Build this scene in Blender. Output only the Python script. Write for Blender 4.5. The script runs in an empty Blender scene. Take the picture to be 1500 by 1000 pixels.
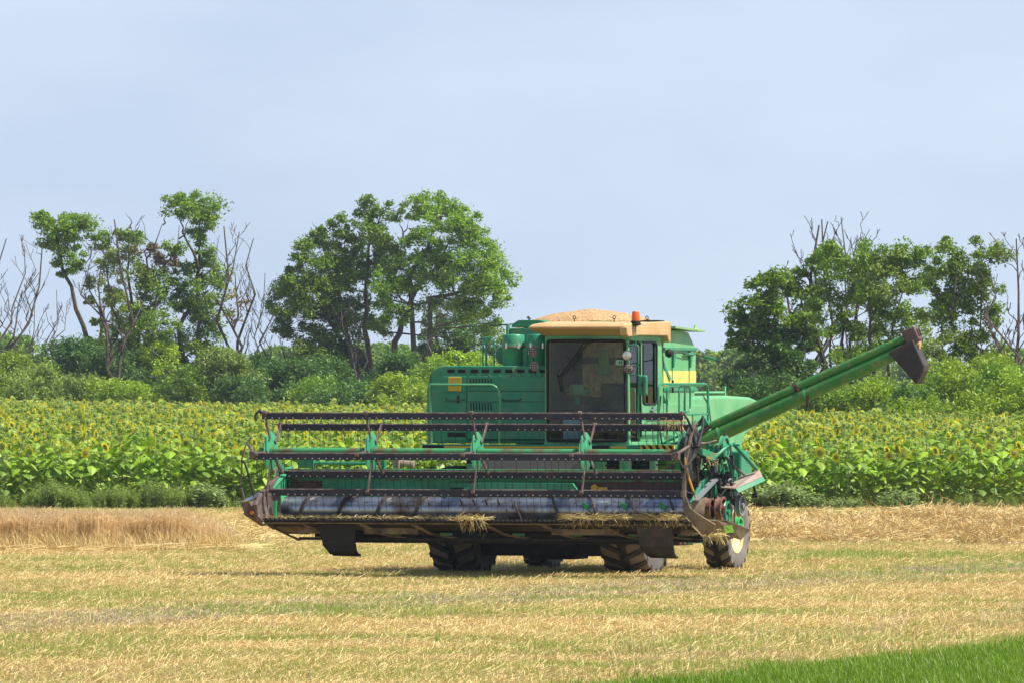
import bpy, math, random
import numpy as np
from mathutils import Vector, Matrix, noise as mnoise

# ------------------------------------------------------------------ camera, sky, sun, exposure
SC = bpy.context.scene
COL = SC.collection
R = math.radians
FPX, CAMD, CAMH = 13800.0, 150.0, 3.17          # focal length in photo pixels, distance to the front axle, eye height

cam = bpy.data.cameras.new("camera")
cam.sensor_width = 36.0
cam.lens = 36.0 * FPX / 1500.0
cam.clip_start = 1.0
cam.clip_end = 12000.0
camo = bpy.data.objects.new("camera", cam)
COL.objects.link(camo)
camo.location = (0, -CAMD, CAMH)
camo.rotation_euler = (R(90) + 50.0 / FPX, 0, 0)
cam.dof.use_dof = False
SC.camera = camo

SUN_EL, SUN_AZ = 57.0, 103.0                      # azimuth from +Y towards +X
world = bpy.data.worlds.new("World")
SC.world = world
world.use_nodes = True
wn, wl = world.node_tree.nodes, world.node_tree.links
wn.clear()
wo = wn.new("ShaderNodeOutputWorld")
bg = wn.new("ShaderNodeBackground")
sky = wn.new("ShaderNodeTexSky")
sky.sky_type = 'NISHITA'
sky.sun_disc = False
sky.sun_elevation = R(SUN_EL)
sky.sun_rotation = R(SUN_AZ)
sky.altitude = 50
sky.air_density = 1.0
sky.dust_density = 2.0
sky.ozone_density = 3.0
tc = wn.new("ShaderNodeTexCoord")
va = wn.new("ShaderNodeVectorMath"); va.operation = 'ADD'; va.inputs[1].default_value = (0, 0, 0.16)
vn = wn.new("ShaderNodeVectorMath"); vn.operation = 'NORMALIZE'
wl.new(tc.outputs['Generated'], va.inputs[0]); wl.new(va.outputs[0], vn.inputs[0]); wl.new(vn.outputs[0], sky.inputs[0])
# thin high cloud: a faint whitening with soft streaks
cn = wn.new("ShaderNodeTexNoise"); cn.inputs['Scale'].default_value = 14; cn.inputs['Detail'].default_value = 4
cm = wn.new("ShaderNodeMapping"); cm.inputs['Scale'].default_value = (1, 1, 3)
wl.new(tc.outputs['Generated'], cm.inputs[0]); wl.new(cm.outputs[0], cn.inputs[0])
cr = wn.new("ShaderNodeMapRange"); cr.inputs[1].default_value = .35; cr.inputs[2].default_value = .75
cr.inputs[3].default_value = .50; cr.inputs[4].default_value = .74
wl.new(cn.outputs[0], cr.inputs[0])
mx = wn.new("ShaderNodeMixRGB"); mx.inputs[2].default_value = (7.5, 8.55, 10.1, 1)
sz = wn.new("ShaderNodeSeparateXYZ"); wl.new(tc.outputs['Generated'], sz.inputs[0])
zr = wn.new("ShaderNodeMapRange"); zr.inputs[1].default_value = .08; zr.inputs[2].default_value = .45; zr.inputs[3].default_value = 1.; zr.inputs[4].default_value = .12
wl.new(sz.outputs[2], zr.inputs[0]); mm = wn.new("ShaderNodeMath"); mm.operation = 'MULTIPLY'; wl.new(cr.outputs[0], mm.inputs[0]); wl.new(zr.outputs[0], mm.inputs[1])
wl.new(mm.outputs[0], mx.inputs[0]); wl.new(sky.outputs[0], mx.inputs[1])
wl.new(mx.outputs[0], bg.inputs[0]); wl.new(bg.outputs[0], wo.inputs[0])
bg.inputs[1].default_value = 0.088

sun = bpy.data.lights.new("sun", 'SUN')
sun.energy = 5.0
sun.angle = R(0.53)
sun.color = (1.0, 0.94, 0.82)
suno = bpy.data.objects.new("sun", sun)
COL.objects.link(suno)
sd = Vector((math.sin(R(SUN_AZ)) * math.cos(R(SUN_EL)), math.cos(R(SUN_AZ)) * math.cos(R(SUN_EL)), math.sin(R(SUN_EL))))
suno.rotation_euler = sd.to_track_quat('Z', 'Y').to_euler()
suno.location = sd * 60

SC.view_settings.view_transform = 'Standard'
SC.view_settings.look = 'None'
SC.view_settings.exposure = 0.47
SC.view_settings.gamma = 1.0
SC.cycles.max_bounces = 8
SC.cycles.transparent_max_bounces = 12
SC.cycles.volume_bounces = 0
SC.cycles.use_denoising = True
SC.cycles.denoiser = 'OPENIMAGEDENOISE'
SC.cycles.sample_clamp_indirect = 6

rnd = random.Random(7)
rng = np.random.default_rng(11)

def at(px, py, d):
    """world x and z of the thing the photograph shows at (px, py), standing d metres away"""
    return (px - 750) * d / FPX, CAMH - (py - 550) * d / FPX

# ------------------------------------------------------------------ materials
def mat(name, col, rough=.6, metal=0., spec=.5, var=None, vscale=3., vdet=5., mask=(.45, .6), bump=0., bscale=40., coat=0., island=None, trans=0., var2=None, v2scale=1., mask2=(.5, .6), alpha=None, streak=None):
    m = bpy.data.materials.new(name); m.use_nodes = True
    n, l = m.node_tree.nodes, m.node_tree.links
    b = n['Principled BSDF']
    b.inputs['Roughness'].default_value = rough
    b.inputs['Metallic'].default_value = metal
    b.inputs['Specular IOR Level'].default_value = spec
    b.inputs['Coat Weight'].default_value = coat
    c = n.new("ShaderNodeRGB"); c.outputs[0].default_value = (*col, 1)
    cur = c.outputs[0]
    t = n.new("ShaderNodeTexCoord")
    src = t.outputs['Object']
    if streak:
        mp = n.new("ShaderNodeMapping"); mp.inputs['Scale'].default_value = streak; l.new(src, mp.inputs[0]); src = mp.outputs[0]
    def blend(cur, col2, sc, mk, det=5.):
        nz = n.new("ShaderNodeTexNoise"); nz.inputs['Scale'].default_value = sc; nz.inputs['Detail'].default_value = det
        nz.inputs['Roughness'].default_value = .62
        l.new(src, nz.inputs[0])
        mr = n.new("ShaderNodeMapRange"); mr.inputs[1].default_value = mk[0]; mr.inputs[2].default_value = mk[1]
        l.new(nz.outputs[0], mr.inputs[0])
        mx = n.new("ShaderNodeMixRGB"); mx.inputs[2].default_value = (*col2, 1)
        l.new(mr.outputs[0], mx.inputs[0]); l.new(cur, mx.inputs[1])
        return mx.outputs[0], mr.outputs[0]
    if var: cur, _ = blend(cur, var, vscale, mask, vdet)
    if var2: cur, _ = blend(cur, var2, v2scale, mask2, 6.)
    if island:
        g = n.new("ShaderNodeNewGeometry")
        rp = n.new("ShaderNodeValToRGB")
        while len(rp.color_ramp.elements) < len(island): rp.color_ramp.elements.new(.5)
        for i, cc in enumerate(island):
            rp.color_ramp.elements[i].position = i / (len(island) - 1); rp.color_ramp.elements[i].color = (*cc, 1)
        l.new(g.outputs['Random Per Island'], rp.inputs[0]); cur = rp.outputs[0]
        oi = n.new("ShaderNodeObjectInfo")
        hv = n.new("ShaderNodeHueSaturation")
        mr = n.new("ShaderNodeMapRange"); mr.inputs[3].default_value = .82; mr.inputs[4].default_value = 1.18
        l.new(oi.outputs['Random'], mr.inputs[0]); l.new(mr.outputs[0], hv.inputs['Value']); l.new(cur, hv.inputs['Color'])
        cur = hv.outputs[0]
    l.new(cur, b.inputs['Base Color'])
    if bump:
        nz = n.new("ShaderNodeTexNoise"); nz.inputs['Scale'].default_value = bscale; nz.inputs['Detail'].default_value = 4
        l.new(src, nz.inputs[0])
        bp = n.new("ShaderNodeBump"); bp.inputs['Strength'].default_value = bump; bp.inputs['Distance'].default_value = .02
        l.new(nz.outputs[0], bp.inputs['Height']); l.new(bp.outputs[0], b.inputs['Normal'])
    if trans:
        tr = n.new("ShaderNodeBsdfTranslucent"); l.new(cur, tr.inputs[0])
        ms = n.new("ShaderNodeMixShader"); ms.inputs[0].default_value = trans
        l.new(b.outputs[0], ms.inputs[1]); l.new(tr.outputs[0], ms.inputs[2]); l.new(ms.outputs[0], n['Material Output'].inputs[0])
    return m

# ------------------------------------------------------------------ objects
def tag(o, label=None, cat=None, group=None, kind=None):
    if label: o['label'] = label
    if cat: o['category'] = cat
    if group: o['group'] = group
    if kind: o['kind'] = kind
    return o

def empty(name, loc=(0, 0, 0), rz=0.):
    o = bpy.data.objects.new(name, None); COL.objects.link(o)
    o.location = loc; o.rotation_euler = (0, 0, rz); o.empty_display_size = .2
    return o

def np_mesh(name, v, f, smooth=False):
    """v (N,3), f (M,k) with one face size"""
    v = np.asarray(v, dtype=np.float32); f = np.asarray(f, dtype=np.int32)
    me = bpy.data.meshes.new(name)
    k = f.shape[1]
    me.vertices.add(len(v)); me.vertices.foreach_set('co', v.ravel())
    me.loops.add(f.size); me.loops.foreach_set('vertex_index', f.ravel())
    me.polygons.add(len(f)); me.polygons.foreach_set('loop_start', np.arange(0, f.size, k, dtype=np.int32))
    me.polygons.foreach_set('loop_total', np.full(len(f), k, dtype=np.int32))
    if smooth: me.polygons.foreach_set('use_smooth', np.ones(len(f), dtype=bool))
    me.update(calc_edges=True); me.validate()
    return me

def link_mesh(name, me, m, parent=None):
    o = bpy.data.objects.new(name, me); COL.objects.link(o)
    if m is not None: me.materials.append(m)
    if parent is not None: o.parent = parent
    return o

class MB:
    """collects shapes and links them as one mesh object"""
    def __init__(s): s.v = []; s.f = []; s.sm = []
    def add(s, vs, fs, smooth=False):
        b = len(s.v); s.v += [tuple(x) for x in vs]
        for f in fs: s.f.append([i + b for i in f]); s.sm.append(smooth)
        return s
    def box(s, x0, x1, y0, y1, z0, z1, M=None):
        vs = [(x, y, z) for z in (z0, z1) for y in (y0, y1) for x in (x0, x1)]
        if M is not None: vs = [M @ Vector(p) for p in vs]
        return s.add(vs, [(0, 2, 3, 1), (4, 5, 7, 6), (0, 1, 5, 4), (2, 6, 7, 3), (0, 4, 6, 2), (1, 3, 7, 5)])
    def prism(s, pts, a0, a1, axis='x', smooth=False):
        """pts in the two other axes; extruded a0..a1 along axis"""
        def P(p, a): return {'x': (a, p[0], p[1]), 'y': (p[0], a, p[1]), 'z': (p[0], p[1], a)}[axis]
        n = len(pts); vs = [P(p, a0) for p in pts] + [P(p, a1) for p in pts]
        s.add(vs, [list(range(n))[::-1], [i + n for i in range(n)]])
        b = len(s.v) - 2 * n
        for i in range(n):
            j = (i + 1) % n; s.f.append([b + i, b + j, b + n + j, b + n + i]); s.sm.append(smooth)
        return s
    def plate(s, pts, th, nrm=None):
        """polygon of 3-D points given a thickness"""
        P = [Vector(p) for p in pts]
        if nrm is None:
            nrm = Vector((0, 0, 0))
            for i in range(1, len(P) - 1): nrm += (P[i] - P[0]).cross(P[i + 1] - P[0])
        nrm = Vector(nrm).normalized() * th / 2
        n = len(P); vs = [p + nrm for p in P] + [p - nrm for p in P]
        fs = [list(range(n)), [i + n for i in range(n)][::-1]] + [[i, i + n, (i + 1) % n + n, (i + 1) % n] for i in range(n)]
        return s.add(vs, fs)
    def tube(s, path, r, n=8, closed=False, caps=True):
        P = [Vector(p) for p in path]; rs = r if isinstance(r, (list, tuple)) else [r] * len(P)
        b = len(s.v); ref = None
        for i, p in enumerate(P):
            if closed: t = P[(i + 1) % len(P)] - P[i - 1]
            else: t = P[min(i + 1, len(P) - 1)] - P[max(i - 1, 0)]
            t.normalize()
            if ref is None: ref = t.orthogonal().normalized()
            ref = (ref - t * ref.dot(t)); ref = ref.normalized() if ref.length > 1e-6 else t.orthogonal().normalized()
            q = t.cross(ref)
            for k in range(n):
                a = 2 * math.pi * k / n; s.v.append(tuple(p + (ref * math.cos(a) + q * math.sin(a)) * rs[i]))
        m = len(P)
        for i in range(m if closed else m - 1):
            for k in range(n):
                i2 = (i + 1) % m
                s.f.append([b + i * n + k, b + i * n + (k + 1) % n, b + i2 * n + (k + 1) % n, b + i2 * n + k]); s.sm.append(True)
        if caps and not closed:
            s.f.append([b + k for k in range(n)][::-1]); s.sm.append(False)
            s.f.append([b + (m - 1) * n + k for k in range(n)]); s.sm.append(False)
        return s
    def lathe(s, prof, c, axis='z', n=24):
        """prof: (radius, along) pairs, revolved round axis through c"""
        b = len(s.v)
        for r, a in prof:
            for k in range(n):
                t = 2 * math.pi * k / n; x, y = r * math.cos(t), r * math.sin(t)
                p = {'z': (x, y, a), 'x': (a, x, y), 'y': (y, a, x)}[axis]
                s.v.append((p[0] + c[0], p[1] + c[1], p[2] + c[2]))
        for i in range(len(prof) - 1):
            sharp = False
            for k in range(n):
                s.f.append([b + i * n + k, b + i * n + (k + 1) % n, b + (i + 1) * n + (k + 1) % n, b + (i + 1) * n + k]); s.sm.append(True)
        return s
    def build(s, name, m, parent=None, bevel=0., seg=2, label=None, auto=True):
        me = bpy.data.meshes.new(name); me.from_pydata(s.v, [], s.f)
        me.polygons.foreach_set('use_smooth', s.sm); me.update()
        if auto and any(s.sm): me.set_sharp_from_angle(angle=R(42))
        o = link_mesh(name, me, m, parent)
        if bevel:
            md = o.modifiers.new('bevel', 'BEVEL'); md.width = bevel; md.segments = seg; md.limit_method = 'ANGLE'; md.angle_limit = R(40)
        if label: o['label'] = label
        return o

def bend(pts, rad=.06, n=4):
    """round the corners of a polyline"""
    P = [Vector(p) for p in pts]; out = [P[0]]
    for i in range(1, len(P) - 1):
        a, b, c = P[i - 1], P[i], P[i + 1]
        r = min(rad, (a - b).length * .45, (c - b).length * .45)
        p0 = b + (a - b).normalized() * r; p1 = b + (c - b).normalized() * r
        for k in range(n + 1):
            t = k / n; out.append(p0 * (1 - t) ** 2 + b * 2 * t * (1 - t) + p1 * t * t)
    out.append(P[-1]); return out

def scatter(name, pts, rot, scl, pid, protos):
    """one 'stuff' object: prototypes instanced on the given points"""
    me = bpy.data.meshes.new(name); pts = np.asarray(pts, dtype=np.float32)
    me.vertices.add(len(pts)); me.vertices.foreach_set('co', pts.ravel())
    a = me.attributes.new('rot', 'FLOAT_VECTOR', 'POINT'); a.data.foreach_set('vector', np.asarray(rot, dtype=np.float32).ravel())
    a = me.attributes.new('scl', 'FLOAT', 'POINT'); a.data.foreach_set('value', np.asarray(scl, dtype=np.float32))
    a = me.attributes.new('pid', 'INT', 'POINT'); a.data.foreach_set('value', np.asarray(pid, dtype=np.int32))
    o = link_mesh(name, me, None); o['kind'] = 'stuff'
    cc = bpy.data.collections.new(name + "_kinds")
    for i, (pm, mm) in enumerate(protos):
        q = bpy.data.objects.new("%s_%02d" % (name, i), pm)
        if mm is not None:
            pm.materials.clear(); pm.materials.append(mm)
        cc.objects.link(q)
    g = bpy.data.node_groups.new(name + "_scatter", 'GeometryNodeTree')
    g.interface.new_socket('Geometry', in_out='INPUT', socket_type='NodeSocketGeometry')
    g.interface.new_socket('Geometry', in_out='OUTPUT', socket_type='NodeSocketGeometry')
    N, L = g.nodes, g.links
    gi = N.new('NodeGroupInput'); go = N.new('NodeGroupOutput')
    ip = N.new('GeometryNodeInstanceOnPoints'); ci = N.new('GeometryNodeCollectionInfo')
    ci.inputs['Collection'].default_value = cc; ci.inputs['Separate Children'].default_value = True; ci.inputs['Reset Children'].default_value = True
    def attr(nm, ty):
        x = N.new('GeometryNodeInputNamedAttribute'); x.data_type = ty; x.inputs[0].default_value = nm; return x.outputs[0]
    er = N.new('FunctionNodeEulerToRotation'); L.new(attr('rot', 'FLOAT_VECTOR'), er.inputs[0])
    L.new(gi.outputs[0], ip.inputs['Points']); L.new(ci.outputs[0], ip.inputs['Instance'])
    ip.inputs['Pick Instance'].default_value = True
    L.new(attr('pid', 'INT'), ip.inputs['Instance Index']); L.new(er.outputs[0], ip.inputs['Rotation']); L.new(attr('scl', 'FLOAT'), ip.inputs['Scale'])
    L.new(ip.outputs[0], go.inputs[0])
    md = o.modifiers.new('scatter', 'NODES'); md.node_group = g
    return o
# ------------------------------------------------------------------ the ground
def vnoise(x, y, s, seed=0):
    """smooth value noise on arrays"""
    x = np.asarray(x) / s + 100.3 + seed * 17.1; y = np.asarray(y) / s + 57.7 + seed * 9.3
    xi = np.floor(x).astype(int); yi = np.floor(y).astype(int); fx = x - xi; fy = y - yi
    fx = fx * fx * (3 - 2 * fx); fy = fy * fy * (3 - 2 * fy)
    def h(a, b):
        n = (a * 374761393 + b * 668265263 + seed * 1442695) & 0x7fffffff
        n = ((n ^ (n >> 13)) * 1274126177) & 0x7fffffff
        return ((n ^ (n >> 16)) & 0xffff) / 65535.0
    return (h(xi, yi) * (1 - fx) + h(xi + 1, yi) * fx) * (1 - fy) + (h(xi, yi + 1) * (1 - fx) + h(xi + 1, yi + 1) * fx) * fy

def fbm(x, y, s, seed=0):
    return (vnoise(x, y, s, seed) * .55 + vnoise(x, y, s * .45, seed + 1) * .28 + vnoise(x, y, s * .2, seed + 2) * .17)

def blob(x, y, cx, cy, rx, ry):
    return np.clip(1.25 - ((x - cx) / rx) ** 2 - ((y - cy) / ry) ** 2, 0, 1)

def lawn_edge(x): return -53.0 + (x - 2.2) * 3.17 + 1.2 * (vnoise(x, x * 0, .7, 5) - .5)
def is_lawn(x, y): return (y < lawn_edge(x) + 3.2 * (vnoise(x, y, .35, 61) - .5) + 2.2 * (vnoise(x, y, 1.4, 62) - .5)) & (y < -30)

def brownness(x, y): return np.clip((fbm(x * .5, y, 2.2, 41) - .44) * 5, 0, 1)

def greenness(x, y):
    g = fbm(x * .55, y, 2.6, 3)
    g = np.clip((g - .44) * 3.8, 0, 1) * .8
    for c in ((-3.9, 20, 3.2, 5.5, .55), (-5.4, -40, 1.8, 5, .8), (7, 13, 4.6, 5, .75), (6, 27, 5.5, 3, .8), (9, 2, 3, 4, .4), (-1.5, -50, 2.5, 5, .45),
              (1.2, -22, 2.2, 4, .35), (-6, 6, 2.5, 4, .4), (-2.5, -8, 4, 2, .45), (4.5, -36, 2.4, 5, .45), (-4.5, -12, 3, 1.5, .45), (-9, 12, 3, 3, .5), (0, 30, 9, 8, .3)):
        g = np.maximum(g, blob(x, y, *c[:4]) * c[4] * (.3 + 1.3 * fbm(x * .5, y, 1.5, 8)))
    return np.clip(g, 0, 1)

def greyness(x, y):
    c = -19 + (x + 1.4) * 2.35
    w = 4.5 + 2 * fbm(x, y, 5, 21)
    return np.clip(1.3 - ((y - c) / w) ** 2, 0, 1) * np.clip(.35 + fbm(x, y * .3, 1.6, 14), 0, 1) * (y < 12)

gx = np.concatenate([[-3000, -900, -300, -120, -50], np.linspace(-26, 26, 150), [50, 120, 300, 900, 3000]])
gy = np.concatenate([[-600, -200, -120, -80], np.linspace(-62, 100, 330), np.linspace(105, 260, 60), [330, 450, 700, 1500, 5000]])
GX, GY = np.meshgrid(gx, gy)
xs, ys = GX.ravel(), GY.ravel()
zz = (fbm(xs, ys, 6, 31) - .5) * .05 + (fbm(xs, ys, .9, 32) - .5) * .03
zz = np.where((np.abs(xs) > 30) | (ys > 110), -.02, zz)
nx, ny = len(gx), len(gy)
ii = (np.arange(ny - 1)[:, None] * nx + np.arange(nx - 1)[None, :]).ravel()
gme = np_mesh("field_ground", np.stack([xs, ys, zz - .01], 1), np.stack([ii, ii + 1, ii + nx + 1, ii + nx], 1), True)
for nm, fn in (('green', greenness), ('grey', greyness)):
    a = gme.attributes.new(nm, 'FLOAT', 'POINT'); a.data.foreach_set('value', np.where((np.abs(xs) > 24) | (ys > 105), .4, fn(xs, ys)).astype(np.float32))
a = gme.attributes.new('lawn', 'FLOAT', 'POINT'); a.data.foreach_set('value', is_lawn(xs, ys).astype(np.float32))

def ground_material():
    m = mat("stubble_ground", (.1, .1, .1), rough=.95, spec=.1)
    n, l = m.node_tree.nodes, m.node_tree.links
    b = n['Principled BSDF']
    t = n.new("ShaderNodeTexCoord")
    def nz(s, d=5):
        x = n.new("ShaderNodeTexNoise"); x.inputs['Scale'].default_value = s; x.inputs['Detail'].default_value = d; l.new(t.outputs['Object'], x.inputs[0]); return x.outputs[0]
    def ramp(src, stops):
        r = n.new("ShaderNodeValToRGB")
        while len(r.color_ramp.elements) < len(stops): r.color_ramp.elements.new(.5)
        for i, (p, c) in enumerate(stops): r.color_ramp.elements[i].position = p; r.color_ramp.elements[i].color = (*c, 1)
        l.new(src, r.inputs[0]); return r.outputs[0]
    gold = ramp(nz(9), [(.3, (.20, .125, .05)), (.5, (.42, .29, .12)), (.7, (.56, .42, .2))])
    green = ramp(nz(12), [(.35, (.09, .13, .025)), (.65, (.22, .26, .07))])
    grey = ramp(nz(14), [(.35, (.20, .15, .085)), (.65, (.36, .29, .18))])
    cur = gold
    for nm, c in (('grey', grey), ('green', green)):
        a = n.new("ShaderNodeAttribute"); a.attribute_name = nm
        x = n.new("ShaderNodeMixRGB"); l.new(a.outputs['Fac'], x.inputs[0]); l.new(cur, x.inputs[1]); l.new(c, x.inputs[2]); cur = x.outputs[0]
    a = n.new("ShaderNodeAttribute"); a.attribute_name = 'lawn'
    x = n.new("ShaderNodeMixRGB"); l.new(a.outputs['Fac'], x.inputs[0]); l.new(cur, x.inputs[1]); x.inputs[2].default_value = (.04, .09, .012, 1); cur = x.outputs[0]
    l.new(cur, b.inputs['Base Color'])
    bp = n.new("ShaderNodeBump"); bp.inputs['Strength'].default_value = .8; bp.inputs['Distance'].default_value = .05
    l.new(nz(22, 3), bp.inputs['Height']); l.new(bp.outputs[0], b.inputs['Normal'])
    return m
ground = link_mesh("ground", gme, ground_material()); ground['kind'] = 'structure'

# blades: thin triangles/quads collected into tufts
def blades(n, h0, h1, spread, w, lean=.35, bendy=.3, seed=0, lying=0., lift=.02):
    g = np.random.default_rng(seed); V = []; F = []
    for i in range(n):
        x, y = g.normal(0, spread, 2); a = g.uniform(0, 2 * math.pi); h = g.uniform(h0, h1)
        px, py = math.cos(a + 1.57) * w / 2, math.sin(a + 1.57) * w / 2
        b = len(V)
        if g.random() < lying:
            L = h * g.uniform(1, 2); z0 = g.uniform(0.005, lift); dz = g.uniform(-.02, .05)
            dx, dy = math.cos(a) * L, math.sin(a) * L
            V += [(x - px, y - py, z0), (x + px, y + py, z0 + w * .7), (x + dx + px, y + dy + py, max(.004, z0 + dz) + w * .7), (x + dx - px, y + dy - py, max(.004, z0 + dz))]
            F.append((b, b + 1, b + 2, b + 3)); continue
        ln = g.normal(0, lean) * h; lx, ly = math.cos(a) * ln, math.sin(a) * ln; k = 1 + bendy * g.random()
        V += [(x - px, y - py, 0), (x + px, y + py, 0), (x + px * .8 + lx * .45, y + py * .8 + ly * .45, h * .6), (x - px * .8 + lx * .45, y - py * .8 + ly * .45, h * .6),
              (x + lx * k + px * .25, y + ly * k + py * .25, h), (x + lx * k - px * .25, y + ly * k - py * .25, h)]
        F += [(b, b + 1, b + 2, b + 3), (b + 3, b + 2, b + 4, b + 5)]
    return np_mesh("tuft", V, F)

straw_c = [(.67, .50, .19), (.74, .58, .26), (.57, .41, .15), (.78, .64, .34), (.47, .32, .10)]
M_straw = mat("straw", (.5, .4, .2), rough=.55, island=straw_c, trans=.15)
M_strawgrey = mat("weathered_straw", (.4, .3, .2), rough=.7, island=[(.40, .32, .20), (.52, .45, .32), (.32, .23, .13), (.62, .55, .42)], trans=.1)
M_strawbrown = mat('brown_stubble', (.3, .2, .1), rough=.7, island=[(.50, .36, .16), (.58, .45, .21), (.42, .29, .12), (.64, .53, .28)], trans=.15)
M_grass = mat("grass_blade", (.1, .2, .03), rough=.5, island=[(.18, .28, .02), (.32, .40, .05), (.24, .33, .03), (.44, .46, .13)], trans=.35)
M_lawn = mat("lawn_blade", (.1, .25, .02), rough=.45, island=[(.12, .24, .005), (.21, .35, .01), (.15, .28, .006), (.36, .46, .04)], trans=.35)

def visible(n, d0, d1, margin=1.3, power=1.0, g=rng):
    """random ground points inside the view, d0..d1 metres away"""
    u = g.random(n); d = np.sqrt(d0 ** 2 + u * (d1 ** 2 - d0 ** 2)) if power == 1 else d0 + (d1 - d0) * u ** power
    x = (g.random(n) * 2 - 1) * d * 750 / FPX * margin
    return x, d - CAMD

def field_tufts():
    x1, y1 = visible(92000, 94, 150, power=1.3); x2, y2 = visible(60000, 148, 245)
    x, y = np.concatenate([x1, x2]), np.concatenate([y1, y2])
    y = y + rng.normal(0, .05, len(y))
    keep = ~is_lawn(x, y)
    x, y = x[keep], y[keep]
    g, q = greenness(x, y), greyness(x, y)
    r = rng.random(len(x))
    b = brownness(x, y)
    pid = rng.integers(0, 5, len(x)) + np.where(rng.random(len(x)) < b * .5, 11, 0)
    pid = np.where(r < g * .72 + .13, 5 + rng.integers(0, 3, len(x)), np.where(rng.random(len(x)) < q * .8, 8 + rng.integers(0, 3, len(x)), pid))
    zz = (fbm(x, y, 6, 31) - .5) * .05
    P = []
    for i in range(5): P.append((blades(26, .03, .085, .10, .0045, seed=i, lying=(.1, .6, .3, .85, .5)[i], lift=.05), M_straw))
    for i in range(3): P.append((blades(22, .03, .095, .09, .005, lean=.5, seed=20 + i), M_grass))
    for i in range(3): P.append((blades(22, .03, .085, .1, .0045, seed=40 + i, lying=.4), M_strawgrey))
    for i in range(5): P.append((blades(26, .03, .09, .10, .0045, seed=80 + i, lying=(.1, .5, .3, .7, .2)[i], lift=.05), M_strawbrown))
    o = scatter("stubble", np.stack([x, y, zz], 1), np.stack([x * 0, x * 0, rng.random(len(x)) * 6.28], 1), .7 + .7 * rng.random(len(x)) ** 2, pid, P)
    tag(o, "mown stubble, loose straw and short weeds covering the field", "stubble")
field_tufts()

def lawn():
    x, y = visible(76000, 93, 126, margin=1.4)
    m = is_lawn(x, y + .3) | (is_lawn(x, y - 1.6) & (rng.random(len(x)) < .22)); x, y = x[m], y[m]
    P = [(blades(26, .09, .19, .07, .007, lean=.35, seed=60 + i), M_lawn) for i in range(4)]
    o = scatter("lawn_grass", np.stack([x, y, x * 0 - .02], 1), np.stack([x * 0, x * 0, rng.random(len(x)) * 6.28], 1), .7 + .5 * rng.random(len(x)), rng.integers(0, 4, len(x)), P)
    tag(o, "bright green grass verge in the lower right corner", "grass")
lawn()

def tall_dry():
    """a few taller dry stems along the verge"""
    x, y = visible(1500, 94, 128, margin=1.1)
    dd = y - lawn_edge(x)
    m = ((dd > -1.5) & (dd < 16) & (x > 1)) | (rng.random(len(x)) < .03)
    x, y = x[m], y[m]
    P = [(blades(7, .10, .22, .06, .005, lean=.45, bendy=.6, seed=70 + i), M_straw if i else M_strawgrey) for i in range(3)]
    o = scatter("dry_stems", np.stack([x, y, x * 0], 1), np.stack([x * 0, x * 0, rng.random(len(x)) * 6.28], 1), .7 + .5 * rng.random(len(x)), rng.integers(0, 3, len(x)), P)
    tag(o, "taller dry stems standing along the edge of the green verge", "dry grass")
tall_dry()

# standing wheat on the left
def wheat_tuft(seed, n=22):
    g = np.random.default_rng(seed); V = []; F = []
    for i in range(n):
        x, y = g.normal(0, .09, 2); a = g.uniform(0, 6.28); h = g.uniform(.56, .8); w = .0045
        lx, ly = g.normal(0, .07, 2) * h * 1.2
        px, py = math.cos(a) * w, math.sin(a) * w
        b = len(V)
        V += [(x - px, y - py, 0), (x + px, y + py, 0), (x + lx * .5 + px, y + ly * .5 + py, h * .6), (x + lx * .5 - px, y + ly * .5 - py, h * .6),
              (x + lx + px, y + ly + py, h), (x + lx - px, y + ly - py, h)]
        F += [(b, b + 1, b + 2, b + 3), (b + 3, b + 2, b + 4, b + 5)]
        # ear: a plump nodding spindle with awns
        e = Vector((x + lx, y + ly, h)); dr = Vector((lx * 2 + g.normal(0, .25), ly * 2 + g.normal(0, .25), g.uniform(-.2, .9))).normalized() * .085
        s1 = dr.orthogonal().normalized() * .010; s2 = dr.cross(s1).normalized() * .010
        for sgn in (s1, s2):
            b = len(V); V += [tuple(e), tuple(e + dr * .4 + sgn), tuple(e + dr), tuple(e + dr * .4 - sgn)]; F.append((b, b + 1, b + 2, b + 3))
        for k in range(2):
            b = len(V); q = e + dr * 1.6 + Vector(g.normal(0, .02, 3)); t = s1 * .12
            V += [tuple(e + dr * .8 - t), tuple(e + dr * .8 + t), tuple(q + t), tuple(q - t)]; F.append((b, b + 1, b + 2, b + 3))
        if g.random() < .5:
            b = len(V); z = h * g.uniform(.2, .7); a2 = g.uniform(0, 6.28); q = Vector((math.cos(a2), math.sin(a2), -.4)) * .13; t = Vector((-math.sin(a2), math.cos(a2), .2)) * .005
            p = Vector((x + lx * .4, y + ly * .4, z))
            V += [tuple(p - t), tuple(p + t), tuple(p + q + t), tuple(p + q - t)]; F.append((b, b + 1, b + 2, b + 3))
    return np_mesh("wheat", V, F)
M_wheat = mat("ripe_wheat", (.5, .35, .15), rough=.6, island=[(.72, .53, .26), (.84, .67, .40), (.60, .41, .18), (.90, .78, .52), (.76, .58, .32)], trans=.45)
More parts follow.
